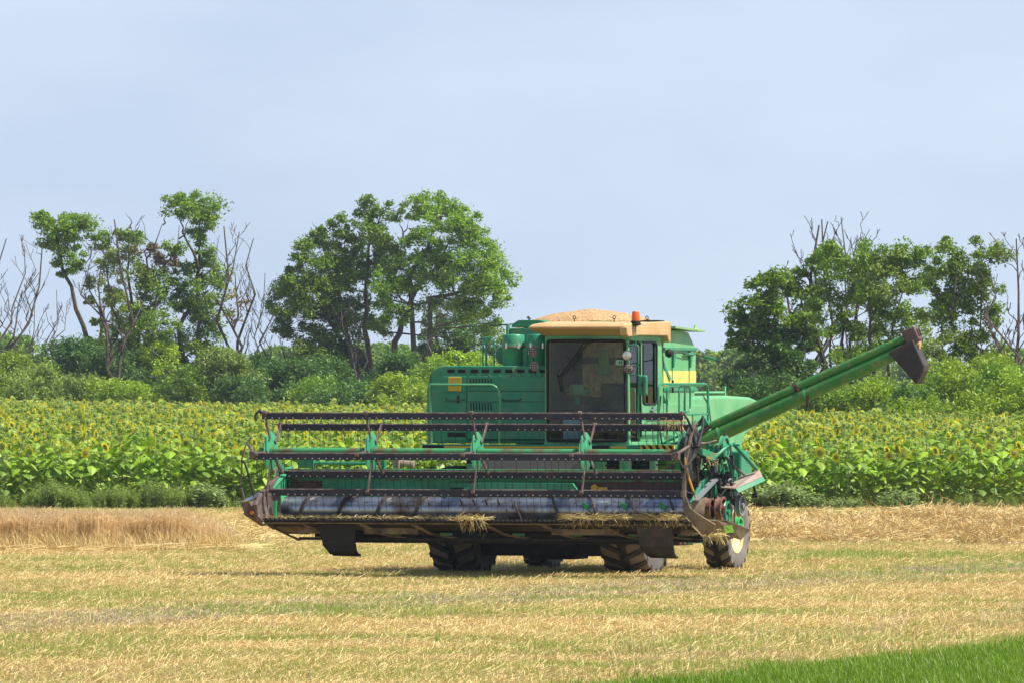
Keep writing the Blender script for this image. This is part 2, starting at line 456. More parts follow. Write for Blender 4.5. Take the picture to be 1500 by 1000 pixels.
def wheat():
    n = 3400
    x = rng.uniform(-13, -5.15, n); y = rng.uniform(19.2, 23.2, n)
    front = 19.6 + .5 * vnoise(x, x * 0, .6, 3) + np.clip((x + 9.5) * .22, 0, 1)
    end = -5.75 + .5 * rng.random(n) ** 2 + .35 * vnoise(y, y * 0, .5, 9) + (y - 20) * .05
    m = (y > front) & (x < end); x, y = x[m], y[m]
    s = .76 + .26 * (fbm(x, y, .8, 2) - .5) + rng.normal(0, .04, len(x)) - .3 * np.clip(1 - (end[m] - x) / .7, 0, 1) ** 1.5
    P = [(wheat_tuft(100 + i), M_wheat) for i in range(6)]
    o = scatter("standing_wheat", np.stack([x, y, x * 0], 1), np.stack([rng.normal(0, .05, len(x)), rng.normal(0, .05, len(x)), rng.random(len(x)) * 6.28], 1), s, rng.integers(0, 6, len(x)), P)
    tag(o, "uncut strip of ripe brown wheat left of the harvester", "wheat")
    # bent stalks along its foot
    n = 900; x = rng.uniform(-13, -4.9, n); y = 19.3 + rng.normal(0, .45, n) + np.clip((x + 9.5) * .22, 0, 1)
    P = [(blades(22, .1, .34, .12, .007, lean=.8, seed=130 + i, lying=.5, lift=.1), M_straw) for i in range(3)]
    o = scatter("wheat_foot_straw", np.stack([x, y, x * 0], 1), np.stack([x * 0, x * 0, rng.random(n) * 6.28], 1), .8 + .6 * rng.random(n), rng.integers(0, 3, n), P)
    tag(o, "pale fallen straw along the foot of the standing wheat", "straw")
wheat()

# straw windrows on the right
def straw_mound(name, label, x0, x1, y0, y1, hfun, seed):
    X = np.linspace(x0, x1, int((x1 - x0) / .09)); Y = np.linspace(y0, y1, int((y1 - y0) / .14))
    A, B = np.meshgrid(X, Y); a, b = A.ravel(), B.ravel()
    t = (b - y0) / (y1 - y0); e = np.clip(np.minimum(a - x0, x1 - a) / 1.2, 0, 1)
    h = hfun(a) * np.sin(np.clip(t, 0, 1) * math.pi) ** .7 * e
    h = h * (.35 + 1.3 * fbm(a, b * .5, 1.5, seed)) + (fbm(a, b, .35, seed + 4) - .5) * .14 * e - .03
    k = len(X); i = (np.arange(len(Y) - 1)[:, None] * k + np.arange(k - 1)[None, :]).ravel()
    me = np_mesh(name, np.stack([a, b, h], 1), np.stack([i, i + 1, i + k + 1, i + k], 1), True)
    o = link_mesh(name, me, M_mound); tag(o, label, "straw windrow", None)
    sel = rng.choice(len(a), min(len(a), 5200), replace=False)
    m = h[sel] > 0
    s = sel[m]
    return np.stack([a[s], b[s], h[s] - .01], 1)
M_mound = mat("straw_heap", (.70, .55, .31), rough=.9, var=(.56, .41, .21), vscale=5, mask=(.4, .62), bump=.9, bscale=30)
mp1 = straw_mound("straw_windrow", "long tawny windrow of cut straw behind the rear wheel, right of the harvester", 2.2, 14.0, 27.5, 34.5, lambda a: .42 + .20 * np.sin(a * 1.15 + .9) * np.cos(a * .47), 3)
mp2 = straw_mound("straw_windrow", "darker brown straw heap at the right edge, in front of the longer windrow", 8.35, 15.0, 25.4, 28.6, lambda a: .36 + .05 * np.sin(a * 2), 9)
mp3 = None
def mound_straw():
    p = np.concatenate([mp1, mp2])
    P = [(blades(24, .06, .15, .10, .008, lean=.7, seed=150 + i, lying=.75, lift=.1), M_straw if i < 3 else M_strawbrown) for i in range(4)]
    n = len(p)
    o = scatter("loose_straw", p, np.stack([rng.normal(0, .35, n), rng.normal(0, .35, n), rng.random(n) * 6.28], 1), .7 + .6 * rng.random(n), rng.integers(0, 4, n), P)
    tag(o, "loose straw lying on the windrows right of the harvester", "straw")
    n = 2200; x = rng.uniform(-6, 16, n); y = rng.uniform(26, 66, n)
    m = rng.random(n) < .8; x, y = x[m], y[m]; n = len(x)
    o = scatter("cut_straw", np.stack([x, y, x * 0 + .01], 1), np.stack([rng.normal(0, .1, n), rng.normal(0, .1, n), rng.random(n) * 6.28], 1), .9 + .8 * rng.random(n), rng.integers(0, 3, n), P[:3])
    tag(o, "scattered cut straw between the windrows and the sunflowers", "straw")
mound_straw()
# ------------------------------------------------------------------ sunflowers
sun_leaf = [(.15, .30, .015), (.29, .47, .02), (.11, .22, .015), (.42, .58, .05), (.37, .48, .23)]  # last grey-green puts the sheen of leaf tops into the colour
M_sleaf = mat("sunflower_leaf", (.1, .2, .03), rough=.55, spec=.5, island=sun_leaf, trans=.27)
M_stem = mat("sunflower_stem", (.20, .27, .08), rough=.6, island=[(.16, .22, .06), (.26, .32, .12)])
M_petal = mat("yellow_petal", (.8, .5, .02), rough=.5, island=[(.94, .78, .02), (.97, .86, .06), (.90, .68, .01)], trans=.5)
M_disc = mat("sunflower_disc", (.20, .19, .03), rough=.8, var=(.30, .34, .06), vscale=18, bump=.8, bscale=60)
M_sepal = mat("sunflower_back", (.17, .26, .06), rough=.6, island=[(.16, .29, .03), (.27, .42, .06)], trans=.25)

def leaf_geo(V, F, base, d, side, L, W, droop):
    """heart-shaped blade folded along its midrib"""
    up = side.cross(d).normalized()
    rows = ((0, .0), (.08, .62), (.32, 1.), (.62, .72), (1., .0))
    b = len(V); p = Vector(base)
    ids = []
    for t, w in rows:
        c = p + d * L * t - Vector((0, 0, 1)) * droop * L * t * t
        if t == .08: c = c - d * L * .06
        if w == 0: V.append(tuple(c)); ids.append((len(V) - 1,))
        else:
            V.append(tuple(c - side * W * w / 2 + up * W * .10)); V.append(tuple(c)); V.append(tuple(c + side * W * w / 2 + up * W * .10)); ids.append((len(V) - 3, len(V) - 2, len(V) - 1))
    F += [(ids[0][0], ids[1][1], ids[1][0]), (ids[0][0], ids[1][2], ids[1][1])]
    for a, c in ((ids[1], ids[2]), (ids[2], ids[3])):
        F += [(a[0], a[1], c[1], c[0]), (a[1], a[2], c[2], c[1])]
    F += [(ids[3][0], ids[3][1], ids[4][0]), (ids[3][1], ids[3][2], ids[4][0])]

def sunflower_geo(seed, H, head='face', ndl=15, k=1.):
    g = random.Random(seed); parts = {}
    lean = Vector((g.uniform(-.12, .12), g.uniform(-.12, .12), 0))
    def pt(t): return Vector((0, 0, H * t)) + lean * t * t
    az = {'face': g.uniform(-2.3, -.9), 'side': g.choice((-.3, 3.4)) + g.uniform(-.3, .3), 'back': g.uniform(.7, 2.4), 'bud': g.uniform(0, 6.28)}[head]
    tilt = g.uniform(-.15, .45) if head != 'back' else g.uniform(-.1, .5)
    fd = Vector((math.cos(az) * math.cos(tilt), math.sin(az) * math.cos(tilt), -math.sin(tilt)))
    if head == 'bud': fd = Vector((math.cos(az) * .5, math.sin(az) * .5, .8)).normalized()
    top = pt(1.)
    mb = MB(); path = [pt(0), pt(.35), pt(.7), pt(.93), top + Vector((0, 0, .035)), top + Vector((0, 0, .035)) + fd * .06]
    mb.tube(path, [.013, .013, .011, .010, .010, .010], n=4, caps=False)
    V, F = [], []
    ph = g.uniform(0, 6)
    for i in range(ndl):
        t = .10 + .90 * (i + .5) / ndl; a = ph + i * 2.4 + g.uniform(-.3, .3)
        s = (1 - abs(t - .62) * .9) * g.uniform(.8, 1.15) * k
        d0 = Vector((math.cos(a), math.sin(a), g.uniform(.25, .7))).normalized(); pb = pt(t) + d0 * .13 * s
        mb.tube([pt(t), pb], [.006, .005], n=3, caps=False)
        dl = Vector((math.cos(a), math.sin(a), g.uniform(-.6, .3))).normalized()
        sd = Vector((-math.sin(a), math.cos(a), g.uniform(-.6, .6))).normalized()
        leaf_geo(V, F, pb, dl, sd, .30 * s, .28 * s, g.uniform(.05, .6))
    parts['stem'] = (mb.v, mb.f); parts['leaves'] = (V, F)
    # head: domed back of sepals, disc, ring of petals
    c = top + Vector((0, 0, .035)) + fd * .06; Rr = g.uniform(.050, .070) if head != 'bud' else .04
    q = fd.orthogonal().normalized(); w = fd.cross(q)
    def ring(r, z, n=10): return [tuple(c + fd * z + (q * math.cos(2 * math.pi * j / n) + w * math.sin(2 * math.pi * j / n)) * r) for j in range(n)]
    Vb = ring(.015, -.035) + ring(Rr * .8, -.02) + ring(Rr * 1.08, .012); Fb = [(r * 10 + j, r * 10 + (j + 1) % 10, r * 10 + 10 + (j + 1) % 10, r * 10 + 10 + j) for r in range(2) for j in range(10)]
    for j in range(12):
        a = j * math.pi / 6; o = q * math.cos(a) + w * math.sin(a); s = fd.cross(o); b = len(Vb)
        Vb += [tuple(c + o * Rr * .7 - s * .022 - fd * .015), tuple(c + o * Rr * .8 + s * .022 - fd * .015), tuple(c + o * (Rr + .055) + fd * g.uniform(-.03, .02))]; Fb.append((b, b + 1, b + 2))
    parts['back'] = (Vb, Fb)
    Vd = ring(Rr * 1.02, .014) + ring(Rr * .6, .026) + [tuple(c + fd * .018)]
    Fd = [(j, (j + 1) % 10, 10 + (j + 1) % 10, 10 + j) for j in range(10)] + [(10 + j, 10 + (j + 1) % 10, 20) for j in range(10)]
    parts['disc'] = (Vd, Fd)
    Vp, Fp = [], []
    if head != 'bud':
        n = 20
        for j in range(n):
            a = j * 2 * math.pi / n + g.uniform(-.1, .1); o = q * math.cos(a) + w * math.sin(a); s = fd.cross(o); L = g.uniform(.065, .10) * (.65 if head == 'back' else 1); b = len(Vp); dz = g.uniform(-.02, .02)
            Vp += [tuple(c + o * Rr * .93 + fd * .012), tuple(c + o * (Rr + L * .45) + s * .018 + fd * (.014 + dz * .4)), tuple(c + o * (Rr + L) + fd * (.01 + dz)), tuple(c + o * (Rr + L * .45) - s * .018 + fd * (.014 + dz * .4))]
            Fp.append((b, b + 1, b + 2, b + 3))
    parts['petals'] = (Vp, Fp)
    return parts

def joined(parts, mats, order):
    V, F, I = [], [], []
    for k, nm in enumerate(order):
        v, f = parts[nm]; b = len(V); V += list(v); F += [[i + b for i in q] for q in f]; I += [k] * len(f)
    me = bpy.data.meshes.new("plant"); me.from_pydata([tuple(p) for p in V], [], F)
    for m in mats: me.materials.append(m)
    me.polygons.foreach_set('material_index', I); me.update(); return me

def pyme(name, vf, m, smooth=False):
    me = bpy.data.meshes.new(name); me.from_pydata([tuple(p) for p in vf[0]], [], vf[1]); me.materials.append(m)
    if smooth: me.polygons.foreach_set('use_smooth', [True] * len(vf[1]))
    me.update(); return me

HEADS = ['face', 'bud', 'side', 'back', 'bud', 'back', 'side', 'back']
def hill_h(x, y): return 0.
def field_far(x): return 388 - (x + 29) * 4.22

def sunflower_things():
    lib = []
    for i in range(16):
        hd = HEADS[i % 8]; p = sunflower_geo(500 + i, 1.30 + .48 * ((i * 7) % 5) / 4, hd)
        lib.append((hd, {k: (pyme("sunflower_" + k, p[k], {'stem': M_stem, 'leaves': M_sleaf, 'back': M_sepal, 'disc': M_disc, 'petals': M_petal}[k]) if p[k][1] else None) for k in p}))
    words = {'face': 'yellow flower facing the camera', 'side': 'yellow flower turned sideways', 'back': 'flower turned away', 'bud': 'closed green bud'}
    ords = ['front', 'second', 'third', 'fourth', 'fifth']
    g = random.Random(21); tot = 0
    for row in range(5):
        Y = 74.6 + row * .75; d = CAMD + Y; x = -d * 750 / FPX - .1; n = 0
        while x < d * 750 / FPX + .1 and tot < 300:
            x += .30 * g.uniform(.75, 1.3)
            px = 750 + x * FPX / d
            if 655 < px < 1065: continue
            n += 1; tot += 1
            kk = g.randrange(16); hd, P = lib[kk]
            sc = g.uniform(.92, 1.08)
            if px > 1065: sc *= .97
            r = empty("sunflower", (x, Y + g.uniform(-.12, .12), 0), g.uniform(-.35, .35)); r.scale = (sc, sc, sc)
            sfx = {1: 'st', 2: 'nd', 3: 'rd'}.get(n % 10 if n % 100 not in (11, 12, 13) else 0, 'th')
            tag(r, "sunflower, %s, %d%s from the left in %s row" % (words[hd], n, sfx, ords[row]), "sunflower", "sunflowers in the front rows of the field")
            for nm, key in (('stem', 'stem'), ('foliage', 'leaves')):
                o = bpy.data.objects.new(nm, P[key]); COL.objects.link(o); o.parent = r
            h = bpy.data.objects.new('flower_head', P['back']); COL.objects.link(h); h.parent = r
            for nm, key in (('disc', 'disc'), ('petals', 'petals')):
                if P[key] is None: continue
                o = bpy.data.objects.new(nm, P[key]); COL.objects.link(o); o.parent = h
sunflower_things()

def sunflower_mass():
    order = ['stem', 'leaves', 'back', 'disc', 'petals']; mats = [M_stem, M_sleaf, M_sepal, M_disc, M_petal]
    P = []
    for i in range(14):
        hd = (['face'] * 1 + ['side'] * 2 + ['back'] * 5 + ['bud'] * 6)[i]
        P.append((joined(sunflower_geo(700 + i, 1.45 + .28 * ((i * 5) % 7) / 6, hd, ndl=12), mats, order), None))
    X, Y = [], []
    y = 78.4; g = rng
    while y < 395:
        d = y + CAMD; sp = .36 if y < 130 else .42
        w = d * 750 / FPX * 1.22 + 1
        xs = np.arange(-w, w, sp) + g.uniform(0, sp); xs = xs + g.normal(0, .06, len(xs))
        X.append(xs); Y.append(np.full(len(xs), y) + g.normal(0, .1, len(xs)))
        y += .78 if y < 150 else .95
    for row in range(5):     # behind the machine, where single plants are not seen
        xs = np.arange(-1.6, 5.1, .3); X.append(xs); Y.append(np.full(len(xs), 74.6 + row * .75))
    x, y = np.concatenate(X), np.concatenate(Y)
    m = (y < field_far(x) + 2); x, y = x[m], y[m]; n = len(x)
    s = .88 + .2 * fbm(x, y, 4, 3) + rng.normal(0, .045, n)
    big = rng.random(n) < .004; s = np.where(big, s * 1.12, s)
    z = np.zeros(n)
    o = scatter("sunflower_field", np.stack([x, y, z], 1), np.stack([z, z, rng.uniform(-1.1, 1.1, n)], 1), s, rng.integers(0, 14, n), P)
    tag(o, "sunflowers of the field stretching back from its front rows to the trees", "sunflower field")
sunflower_mass()

# weeds and leafy undergrowth along the front of the sunflowers
def weed_geo(seed, H, nst, nl, L, spread):
    g = random.Random(seed); mb = MB(); V, F = [], []
    for s in range(nst):
        a = g.uniform(0, 6.28); r = g.uniform(0, spread); b = Vector((math.cos(a) * r, math.sin(a) * r, 0)); h = H * g.uniform(.6, 1.05)
        t = b + Vector((g.uniform(-.15, .15), g.uniform(-.15, .15), h)); mb.tube([b, (b + t) / 2 + Vector((g.uniform(-.03, .03), g.uniform(-.03, .03), 0)), t], [.006, .005, .003], n=3, caps=False)
        for i in range(nl):
            u = g.uniform(.15, 1.); a = g.uniform(0, 6.28); p = b + (t - b) * u
            dl = Vector((math.cos(a), math.sin(a), g.uniform(-.4, .6))).normalized(); sd = Vector((-math.sin(a), math.cos(a), g.uniform(-.5, .5))).normalized()
            q = g.uniform(.6, 1.2)
            leaf_geo(V, F, p + dl * .03, dl, sd, L[0] * q, L[1] * q, g.uniform(.1, .5))
    return {'stem': (mb.v, mb.f), 'leaves': (V, F)}
M_weed = mat("weed_leaf", (.1, .2, .05), rough=.6, island=[(.18, .28, .03), (.28, .38, .06), (.20, .31, .05), (.36, .44, .12)], trans=.4)
M_cockle = mat("broad_weed_leaf", (.15, .22, .1), rough=.5, island=[(.22, .33, .07), (.33, .43, .15), (.16, .27, .04), (.44, .50, .27)], trans=.35)
def undergrowth():
    def put(name, label, n, x0, x1, y0, y1, P, sc, dens=None):
        x = rng.uniform(x0, x1, n); y = rng.uniform(y0, y1, n)
        f = fbm(x, y * 0, .9, 77); m = f + rng.normal(0, .08, n) > .34; x, y, f = x[m], y[m], f[m]; n = len(x)
        s = sc * np.clip(2.3 * (f - .12), .3, 1.25) * rng.uniform(.6, 1.2, n)
        z = x * 0
        o = scatter(name, np.stack([x, y, z], 1), np.stack([rng.normal(0, .08, n), rng.normal(0, .08, n), rng.random(n) * 6.28], 1), s, rng.integers(0, len(P), n), P)
        tag(o, label, "weeds")
    feathery = [(joined(weed_geo(900 + i, .75, 7, 26, (.11, .026), .18), [M_stem, M_weed], ['stem', 'leaves']), None) for i in range(4)]
    broad = [(joined(weed_geo(920 + i, .85, 5, 13, (.12, .11), .16), [M_stem, M_cockle], ['stem', 'leaves']), None) for i in range(4)]
    put("feathery_weeds", "feathery green weeds at the foot of the sunflowers on the left", 520, -16, -5.6, 73.0, 74.4, feathery, .72)
    put("broad_leaved_weeds", "broad-leaved weeds before the sunflowers beside the left end of the header", 200, -7.6, -4.6, 72.9, 74.3, broad, .7)
    put("broad_leaved_weeds", "grey-green broad-leaved weeds before the sunflowers right of the harvester", 430, 5.1, 9.6, 72.8, 74.5, broad, .72)
    put("feathery_weeds", "thin green weeds at the foot of the sunflowers on the far right", 60, 8.8, 13.2, 73.4, 74.4, feathery, .45)
    put("feathery_weeds", "weeds behind the gap under the reel", 120, -4.6, 5.1, 73.2, 74.4, feathery, .7)
undergrowth()

# ------------------------------------------------------------------ trees
LG = {'mid': [(.11, .235, .014), (.19, .33, .022), (.27, .42, .03), (.13, .26, .02), (.38, .52, .055)],
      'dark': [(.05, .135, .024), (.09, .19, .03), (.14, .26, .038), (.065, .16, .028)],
      'lime': [(.25, .40, .015), (.38, .53, .02), (.19, .33, .02), (.47, .60, .045)],
      'dusty': [(.19, .31, .04), (.28, .39, .06), (.36, .47, .09), (.21, .31, .05)],
      'brown': [(.26, .19, .09), (.34, .25, .13), (.18, .15, .06)]}
M_leaf = {k: mat("foliage_" + k, v[0], rough=.5, spec=.4, island=v, trans=.35) for k, v in LG.items()}
M_bark = mat("bark", (.075, .058, .042), rough=.9, var=(.13, .105, .08), vscale=4, bump=.5, bscale=12)
M_dead = mat("dead_wood", (.085, .07, .06), rough=.85, var=(.15, .125, .10), vscale=3, bump=.4, bscale=12)

def leaf_cloud(centers, radii, nper, size, g, flat=.7):
    """many small leaf faces round clump centres, drooping at the clump's rim"""
    C = np.repeat(np.asarray(centers), nper, axis=0); r = np.repeat(np.asarray(radii), nper)
    n = len(C); d = g.normal(0, 1, (n, 3)); d /= np.linalg.norm(d, axis=1)[:, None]
    rr = g.random(n) ** .42 * (1 + .5 * (g.random(n) < .22))
    p = C + d * (rr * r)[:, None] * np.array([1, 1, flat])
    p[:, 2] -= .25 * r * (d[:, 0] ** 2 + d[:, 1] ** 2) * rr
    s = size * g.uniform(.6, 1.35, n)
    nrm = g.normal(0, 1, (n, 3)) + np.array([0, 0, .8]); nrm /= np.linalg.norm(nrm, axis=1)[:, None]
    t = np.cross(nrm, g.normal(0, 1, (n, 3))); t /= np.linalg.norm(t, axis=1)[:, None] + 1e-9
    b = np.cross(nrm, t)
    V = np.stack([p - t * s[:, None], p - b * (s * .42)[:, None], p + t * s[:, None], p + b * (s * .42)[:, None]], 1).reshape(-1, 3)
    F = np.arange(n * 4).reshape(-1, 4)
    return V, F

def wobble(a, b, g, k=.12, n=4):
    a, b = Vector(a), Vector(b); L = (b - a).length; out = [a]
    for i in range(1, n):
        t = i / n; out.append(a.lerp(b, t) + Vector((g.gauss(0, 1), g.gauss(0, .6), g.gauss(0, .5))) * L * k * math.sin(t * math.pi) + Vector((0, 0, -1)) * L * .05 * math.sin(t * math.pi))
    out.append(b); return out

def tree(name, label, cat, trunk, blobs, leaf='mid', bark=None, seed=1, r0=.2, group=None, lsize=.10, dens=1., d=550., twigs=True, depth=.8, extra=(), kinds=None, haze=None):
    """trunk: list of (px, py) of one or more stems; blobs: (px, py, radius in metres[, leaf kind]), all d metres away"""
    g = random.Random(seed); ng = np.random.default_rng(seed)
    stems = trunk if isinstance(trunk[0], list) else [trunk]
    X0, _ = at(*stems[0][0], d); Y = d - CAMD
    root = empty(name, (X0, Y, 0)); tag(root, label, cat, group)
    def L(px, py, dy=0.):
        x, z = at(px, py, d); return Vector((x - X0, dy, z))
    mb = MB(); nodes = []
    for si, st in enumerate(stems):
        P = [L(*p, dy=g.uniform(-.3, .3) * i) for i, p in enumerate(st)]
        P[0].z = -.1; P[0].y = g.uniform(-.1, .1)
        path = []
        for i in range(len(P) - 1): path += wobble(P[i], P[i + 1], g, .045, 3)[:-1]
        path.append(P[-1]); m = len(path); rr = r0 * (1 if si == 0 else .75)
        rs = [rr * (1 - .86 * i / (m - 1)) for i in range(m)]; rs[0] *= 1.35
        mb.tube(path, rs, n=7); nodes += [(path[i], rs[i]) for i in range(m) if i > m * .22]
    byk = {}
    for bl in blobs:
        px, py, r = bl[:3]; kd = bl[3] if len(bl) > 3 else leaf
        c = L(px, py, g.uniform(-1, 1) * depth * r)
        cand = [q for q in nodes if q[0].z < c.z + r * .2] or nodes
        q = min(cand, key=lambda q: (q[0] - c).length + max(0, q[0].z - c.z + .3 * r) * 1.5)
        limb = wobble(q[0], c, g, .10, 4); r1 = min(q[1] * .8, .03 + .035 * r)
        mb.tube(limb, [r1 * (1 - .7 * i / 4) for i in range(5)], n=5, caps=False)
        nc = max(4, int((10.5 if d > 500 else 9) * r ** 1.7 * dens)); cs, rs = [], []
        for i in range(nc):
            v = Vector(ng.normal(0, 1, 3)).normalized() * r * (.25 + .75 * ng.random() ** .5); v.z *= .8; v.y *= .9
            cs.append(tuple(c + v)); rs.append(ng.uniform(.22, .62) * min(1, r * .6 + .35))
            if twigs and i % 2 == 0: mb.tube(wobble(limb[g.randint(1, 4)], c + v, g, .12, 3), [.028, .02, .014, .007], n=3, caps=False)
        V, F = leaf_cloud(cs, rs, max(20, int(70 * (.15 / lsize) ** 1.4)), lsize, ng)
        byk.setdefault(kd, []).append((V, F))
    for p0, p1 in extra: mb.tube(wobble(L(*p0), L(*p1), g, .10, 5), [.07, .06, .045, .03, .02, .01], n=4)
    mb.build('trunk', bark or M_bark, root)
    for kd, lst in byk.items():
        V = np.concatenate([a for a, b in lst]); off = 0; Fs = []
        for a, b in lst: Fs.append(b + off); off += len(a)
        link_mesh('crown', np_mesh('crown', V, np.concatenate(Fs)), M_leaf[kd], root)
    return root

def dead_tree(label, base, tips, d, seed, r0=.12, group="dead bare trees", m=None, fork=.35, leafy=None, ntw=6):
    """bare stems that rise from base (px, py) and fork towards the tips"""
    g = random.Random(seed); X0, _ = at(*base, d)
    root = empty("dead_tree", (X0, d - CAMD, 0)); tag(root, label, "dead tree", group)
    def L(px, py, dy=0.):
        x, z = at(px, py, d); return Vector((x - X0, dy, z))
    mb = MB(); main = None; ztop = max(L(*t_).z for t_ in tips) + .25
    def branch(a, b, r, depth_):
        path = wobble(a, b, g, .07, 5); mb.tube(path, [max(.016, r * (1 - .75 * i / 5)) for i in range(6)], n=5 if depth_ == 0 else 3, caps=False)
        if depth_ < 2:
            for i in range(ntw if depth_ == 0 else 3 if depth_ == 1 else 2):
                t = g.uniform(.35, .95); k = min(4, int(t * 5)); p = path[k].lerp(path[k + 1], t * 5 - k); dr = (b - a)
                ln = dr.length * g.uniform(.14, .34) * (.8 if depth_ else 1); v = Vector((g.choice((-1, 1)) * g.uniform(.35, .8), g.uniform(-.6, .6), g.uniform(.5, 1.1))).normalized()
                q_ = p + (v * .8 + dr.normalized() * .5).normalized() * ln; q_.z = min(q_.z, ztop); branch(p, q_, r * (1 - .8 * t) * .62 + .004, depth_ + 1)
        return path
    for i, tp in enumerate(tips):
        b = L(*tp, dy=g.uniform(-1, 1))
        if i == 0: main = branch(Vector((0, 0, -.1)), b, r0, 0)
        else:
            k = 1 if g.random() < .5 else 2; branch(main[k], b, r0 * .7, 0)
    mb.build('trunk', m or M_dead, root)
    if leafy:
        ng = np.random.default_rng(seed)
        cs = [tuple(L(*p[:2])) for p in leafy]
        V, F = leaf_cloud(cs, [p[2] for p in leafy], 60, .13, ng)
        link_mesh('crown', np_mesh('crown', V, F), M_leaf['brown'], root)
    return root

def bush(label, px, top, w, d, kind, seed, lsize=.14, cat="bush", name="bush", group="bushes behind the sunflowers"):
    """a low rounded shrub standing on the ground: px centre, py of its top, width in metres"""
    g = random.Random(seed); ng = np.random.default_rng(seed); X0, H = at(px, top, d)
    root = empty(name, (X0, d - CAMD, 0)); tag(root, label, cat, group)
    cs, rs = [], []; mb = MB(); n = int(10 * w * H * .55)
    ph = g.uniform(0, 6)
    for i in range(n):
        a = ng.uniform(0, 6.28); rr = ng.random() ** .5; z = H * ng.uniform(.12, .95); lim = (w / 2) * math.sqrt(max(.04, 1 - (z / (H * 1.05)) ** 2.4)) * (1 + .22 * math.sin(a * 3 + ph + z))
        c = Vector((math.cos(a) * rr * lim, math.sin(a) * rr * lim * .75, z)); cs.append(tuple(c)); rs.append(ng.uniform(.3, .6))
        if i % 5 == 0: mb.tube(wobble((c.x * .25, c.y * .25, 0), c, g, .08, 3), [.05, .035, .02, .008], n=4, caps=False)
    V, F = leaf_cloud(cs, rs, int(70 * (.14 / lsize) ** 1.4), lsize, ng, flat=.8)
    mb.build('stem', M_bark, root); link_mesh('crown', np_mesh('crown', V, F), M_leaf[kind], root)
    return root

GL, GR = "tall trees left of the harvester", "tall trees right of the harvester"
tree("tree", "tall leaning tree with flat leafy top, leftmost of the leafy trees", "tree", [[(132, 600), (128, 500), (105, 420), (82, 345), (75, 325)], [(132, 600), (150, 470), (125, 400)]],
     [(66, 325, .9), (95, 330, 1.2), (120, 335, 1.), (85, 350, .9), (70, 360, .5), (105, 372, .8), (120, 392, .7), (90, 395, .5), (60, 318, .5), (140, 345, .5), (90, 385, .5), (136, 410, .6, 'dusty'), (128, 440, .5, 'dusty'), (142, 470, .5), (150, 370, .7, 'dusty'), (160, 345, .6), (140, 500, .9, 'dusty'), (120, 520, 1.1, 'dusty'), (105, 545, 1.2), (145, 540, 1.2), (165, 440, .7, 'lime'), (175, 470, .8)], seed=3, d=560, r0=.2, group=GL, dens=1.15)
tree("tree", "multi-stemmed half-bare tree with brownish thin foliage", "tree", [[(190, 600), (190, 500), (186, 400), (192, 335)], [(190, 600), (205, 480), (215, 380), (238, 330)], [(190, 600), (170, 500), (160, 420), (150, 360)], [(190, 600), (212, 500), (232, 420), (262, 330)]],
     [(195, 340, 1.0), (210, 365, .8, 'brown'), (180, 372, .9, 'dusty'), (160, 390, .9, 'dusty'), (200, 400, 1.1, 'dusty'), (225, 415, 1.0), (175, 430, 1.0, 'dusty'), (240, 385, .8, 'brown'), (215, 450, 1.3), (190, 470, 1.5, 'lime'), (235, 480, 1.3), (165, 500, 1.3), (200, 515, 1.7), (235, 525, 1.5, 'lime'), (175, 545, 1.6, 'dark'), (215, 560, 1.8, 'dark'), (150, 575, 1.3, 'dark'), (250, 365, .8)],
     seed=5, d=556, r0=.17, group=GL, extra=[((186, 400), (170, 330)), ((215, 380), (206, 318)), ((238, 330), (248, 305)), ((192, 335), (184, 312)), ((232, 420), (256, 345)), ((262, 350), (282, 312))])
tree("tree", "slender tree whose open crown is the tallest on the left", "tree", [[(276, 600), (268, 540), (262, 480), (290, 420), (288, 380), (268, 340), (262, 305)], [(276, 600), (296, 520), (290, 420), (292, 340), (300, 300)]],
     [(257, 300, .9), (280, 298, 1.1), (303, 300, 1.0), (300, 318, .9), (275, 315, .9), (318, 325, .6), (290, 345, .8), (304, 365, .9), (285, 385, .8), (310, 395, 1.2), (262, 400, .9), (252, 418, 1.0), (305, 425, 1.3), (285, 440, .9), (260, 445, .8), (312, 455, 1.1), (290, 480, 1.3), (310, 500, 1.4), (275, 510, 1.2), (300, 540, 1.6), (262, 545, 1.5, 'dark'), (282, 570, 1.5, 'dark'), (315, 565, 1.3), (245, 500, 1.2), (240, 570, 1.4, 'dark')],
     seed=8, d=558, r0=.2, group=GL)
tree("tree", "broad tree with the heavy left-hand crown beside the taller twin", "tree", [[(548, 600), (545, 560), (528, 515), (500, 500), (470, 440), (450, 400)], [(548, 600), (538, 500), (535, 430), (540, 360), (560, 310)], [(528, 515), (500, 470), (495, 400), (470, 350)]],
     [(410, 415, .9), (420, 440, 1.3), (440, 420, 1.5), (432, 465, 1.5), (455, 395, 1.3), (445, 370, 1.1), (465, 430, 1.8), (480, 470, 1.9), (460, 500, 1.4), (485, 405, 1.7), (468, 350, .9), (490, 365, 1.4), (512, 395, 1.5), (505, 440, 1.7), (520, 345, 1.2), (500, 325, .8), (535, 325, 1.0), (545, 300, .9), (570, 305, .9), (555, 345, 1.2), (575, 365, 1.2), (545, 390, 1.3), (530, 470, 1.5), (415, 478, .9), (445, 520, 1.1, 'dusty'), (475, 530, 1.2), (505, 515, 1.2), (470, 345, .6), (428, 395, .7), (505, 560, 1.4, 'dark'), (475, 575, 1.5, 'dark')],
     seed=13, d=550, r0=.27, group=GL, extra=[((545, 300), (536, 284)), ((468, 345), (458, 325)), ((590, 350), (585, 310)), ((590, 345), (598, 322))])
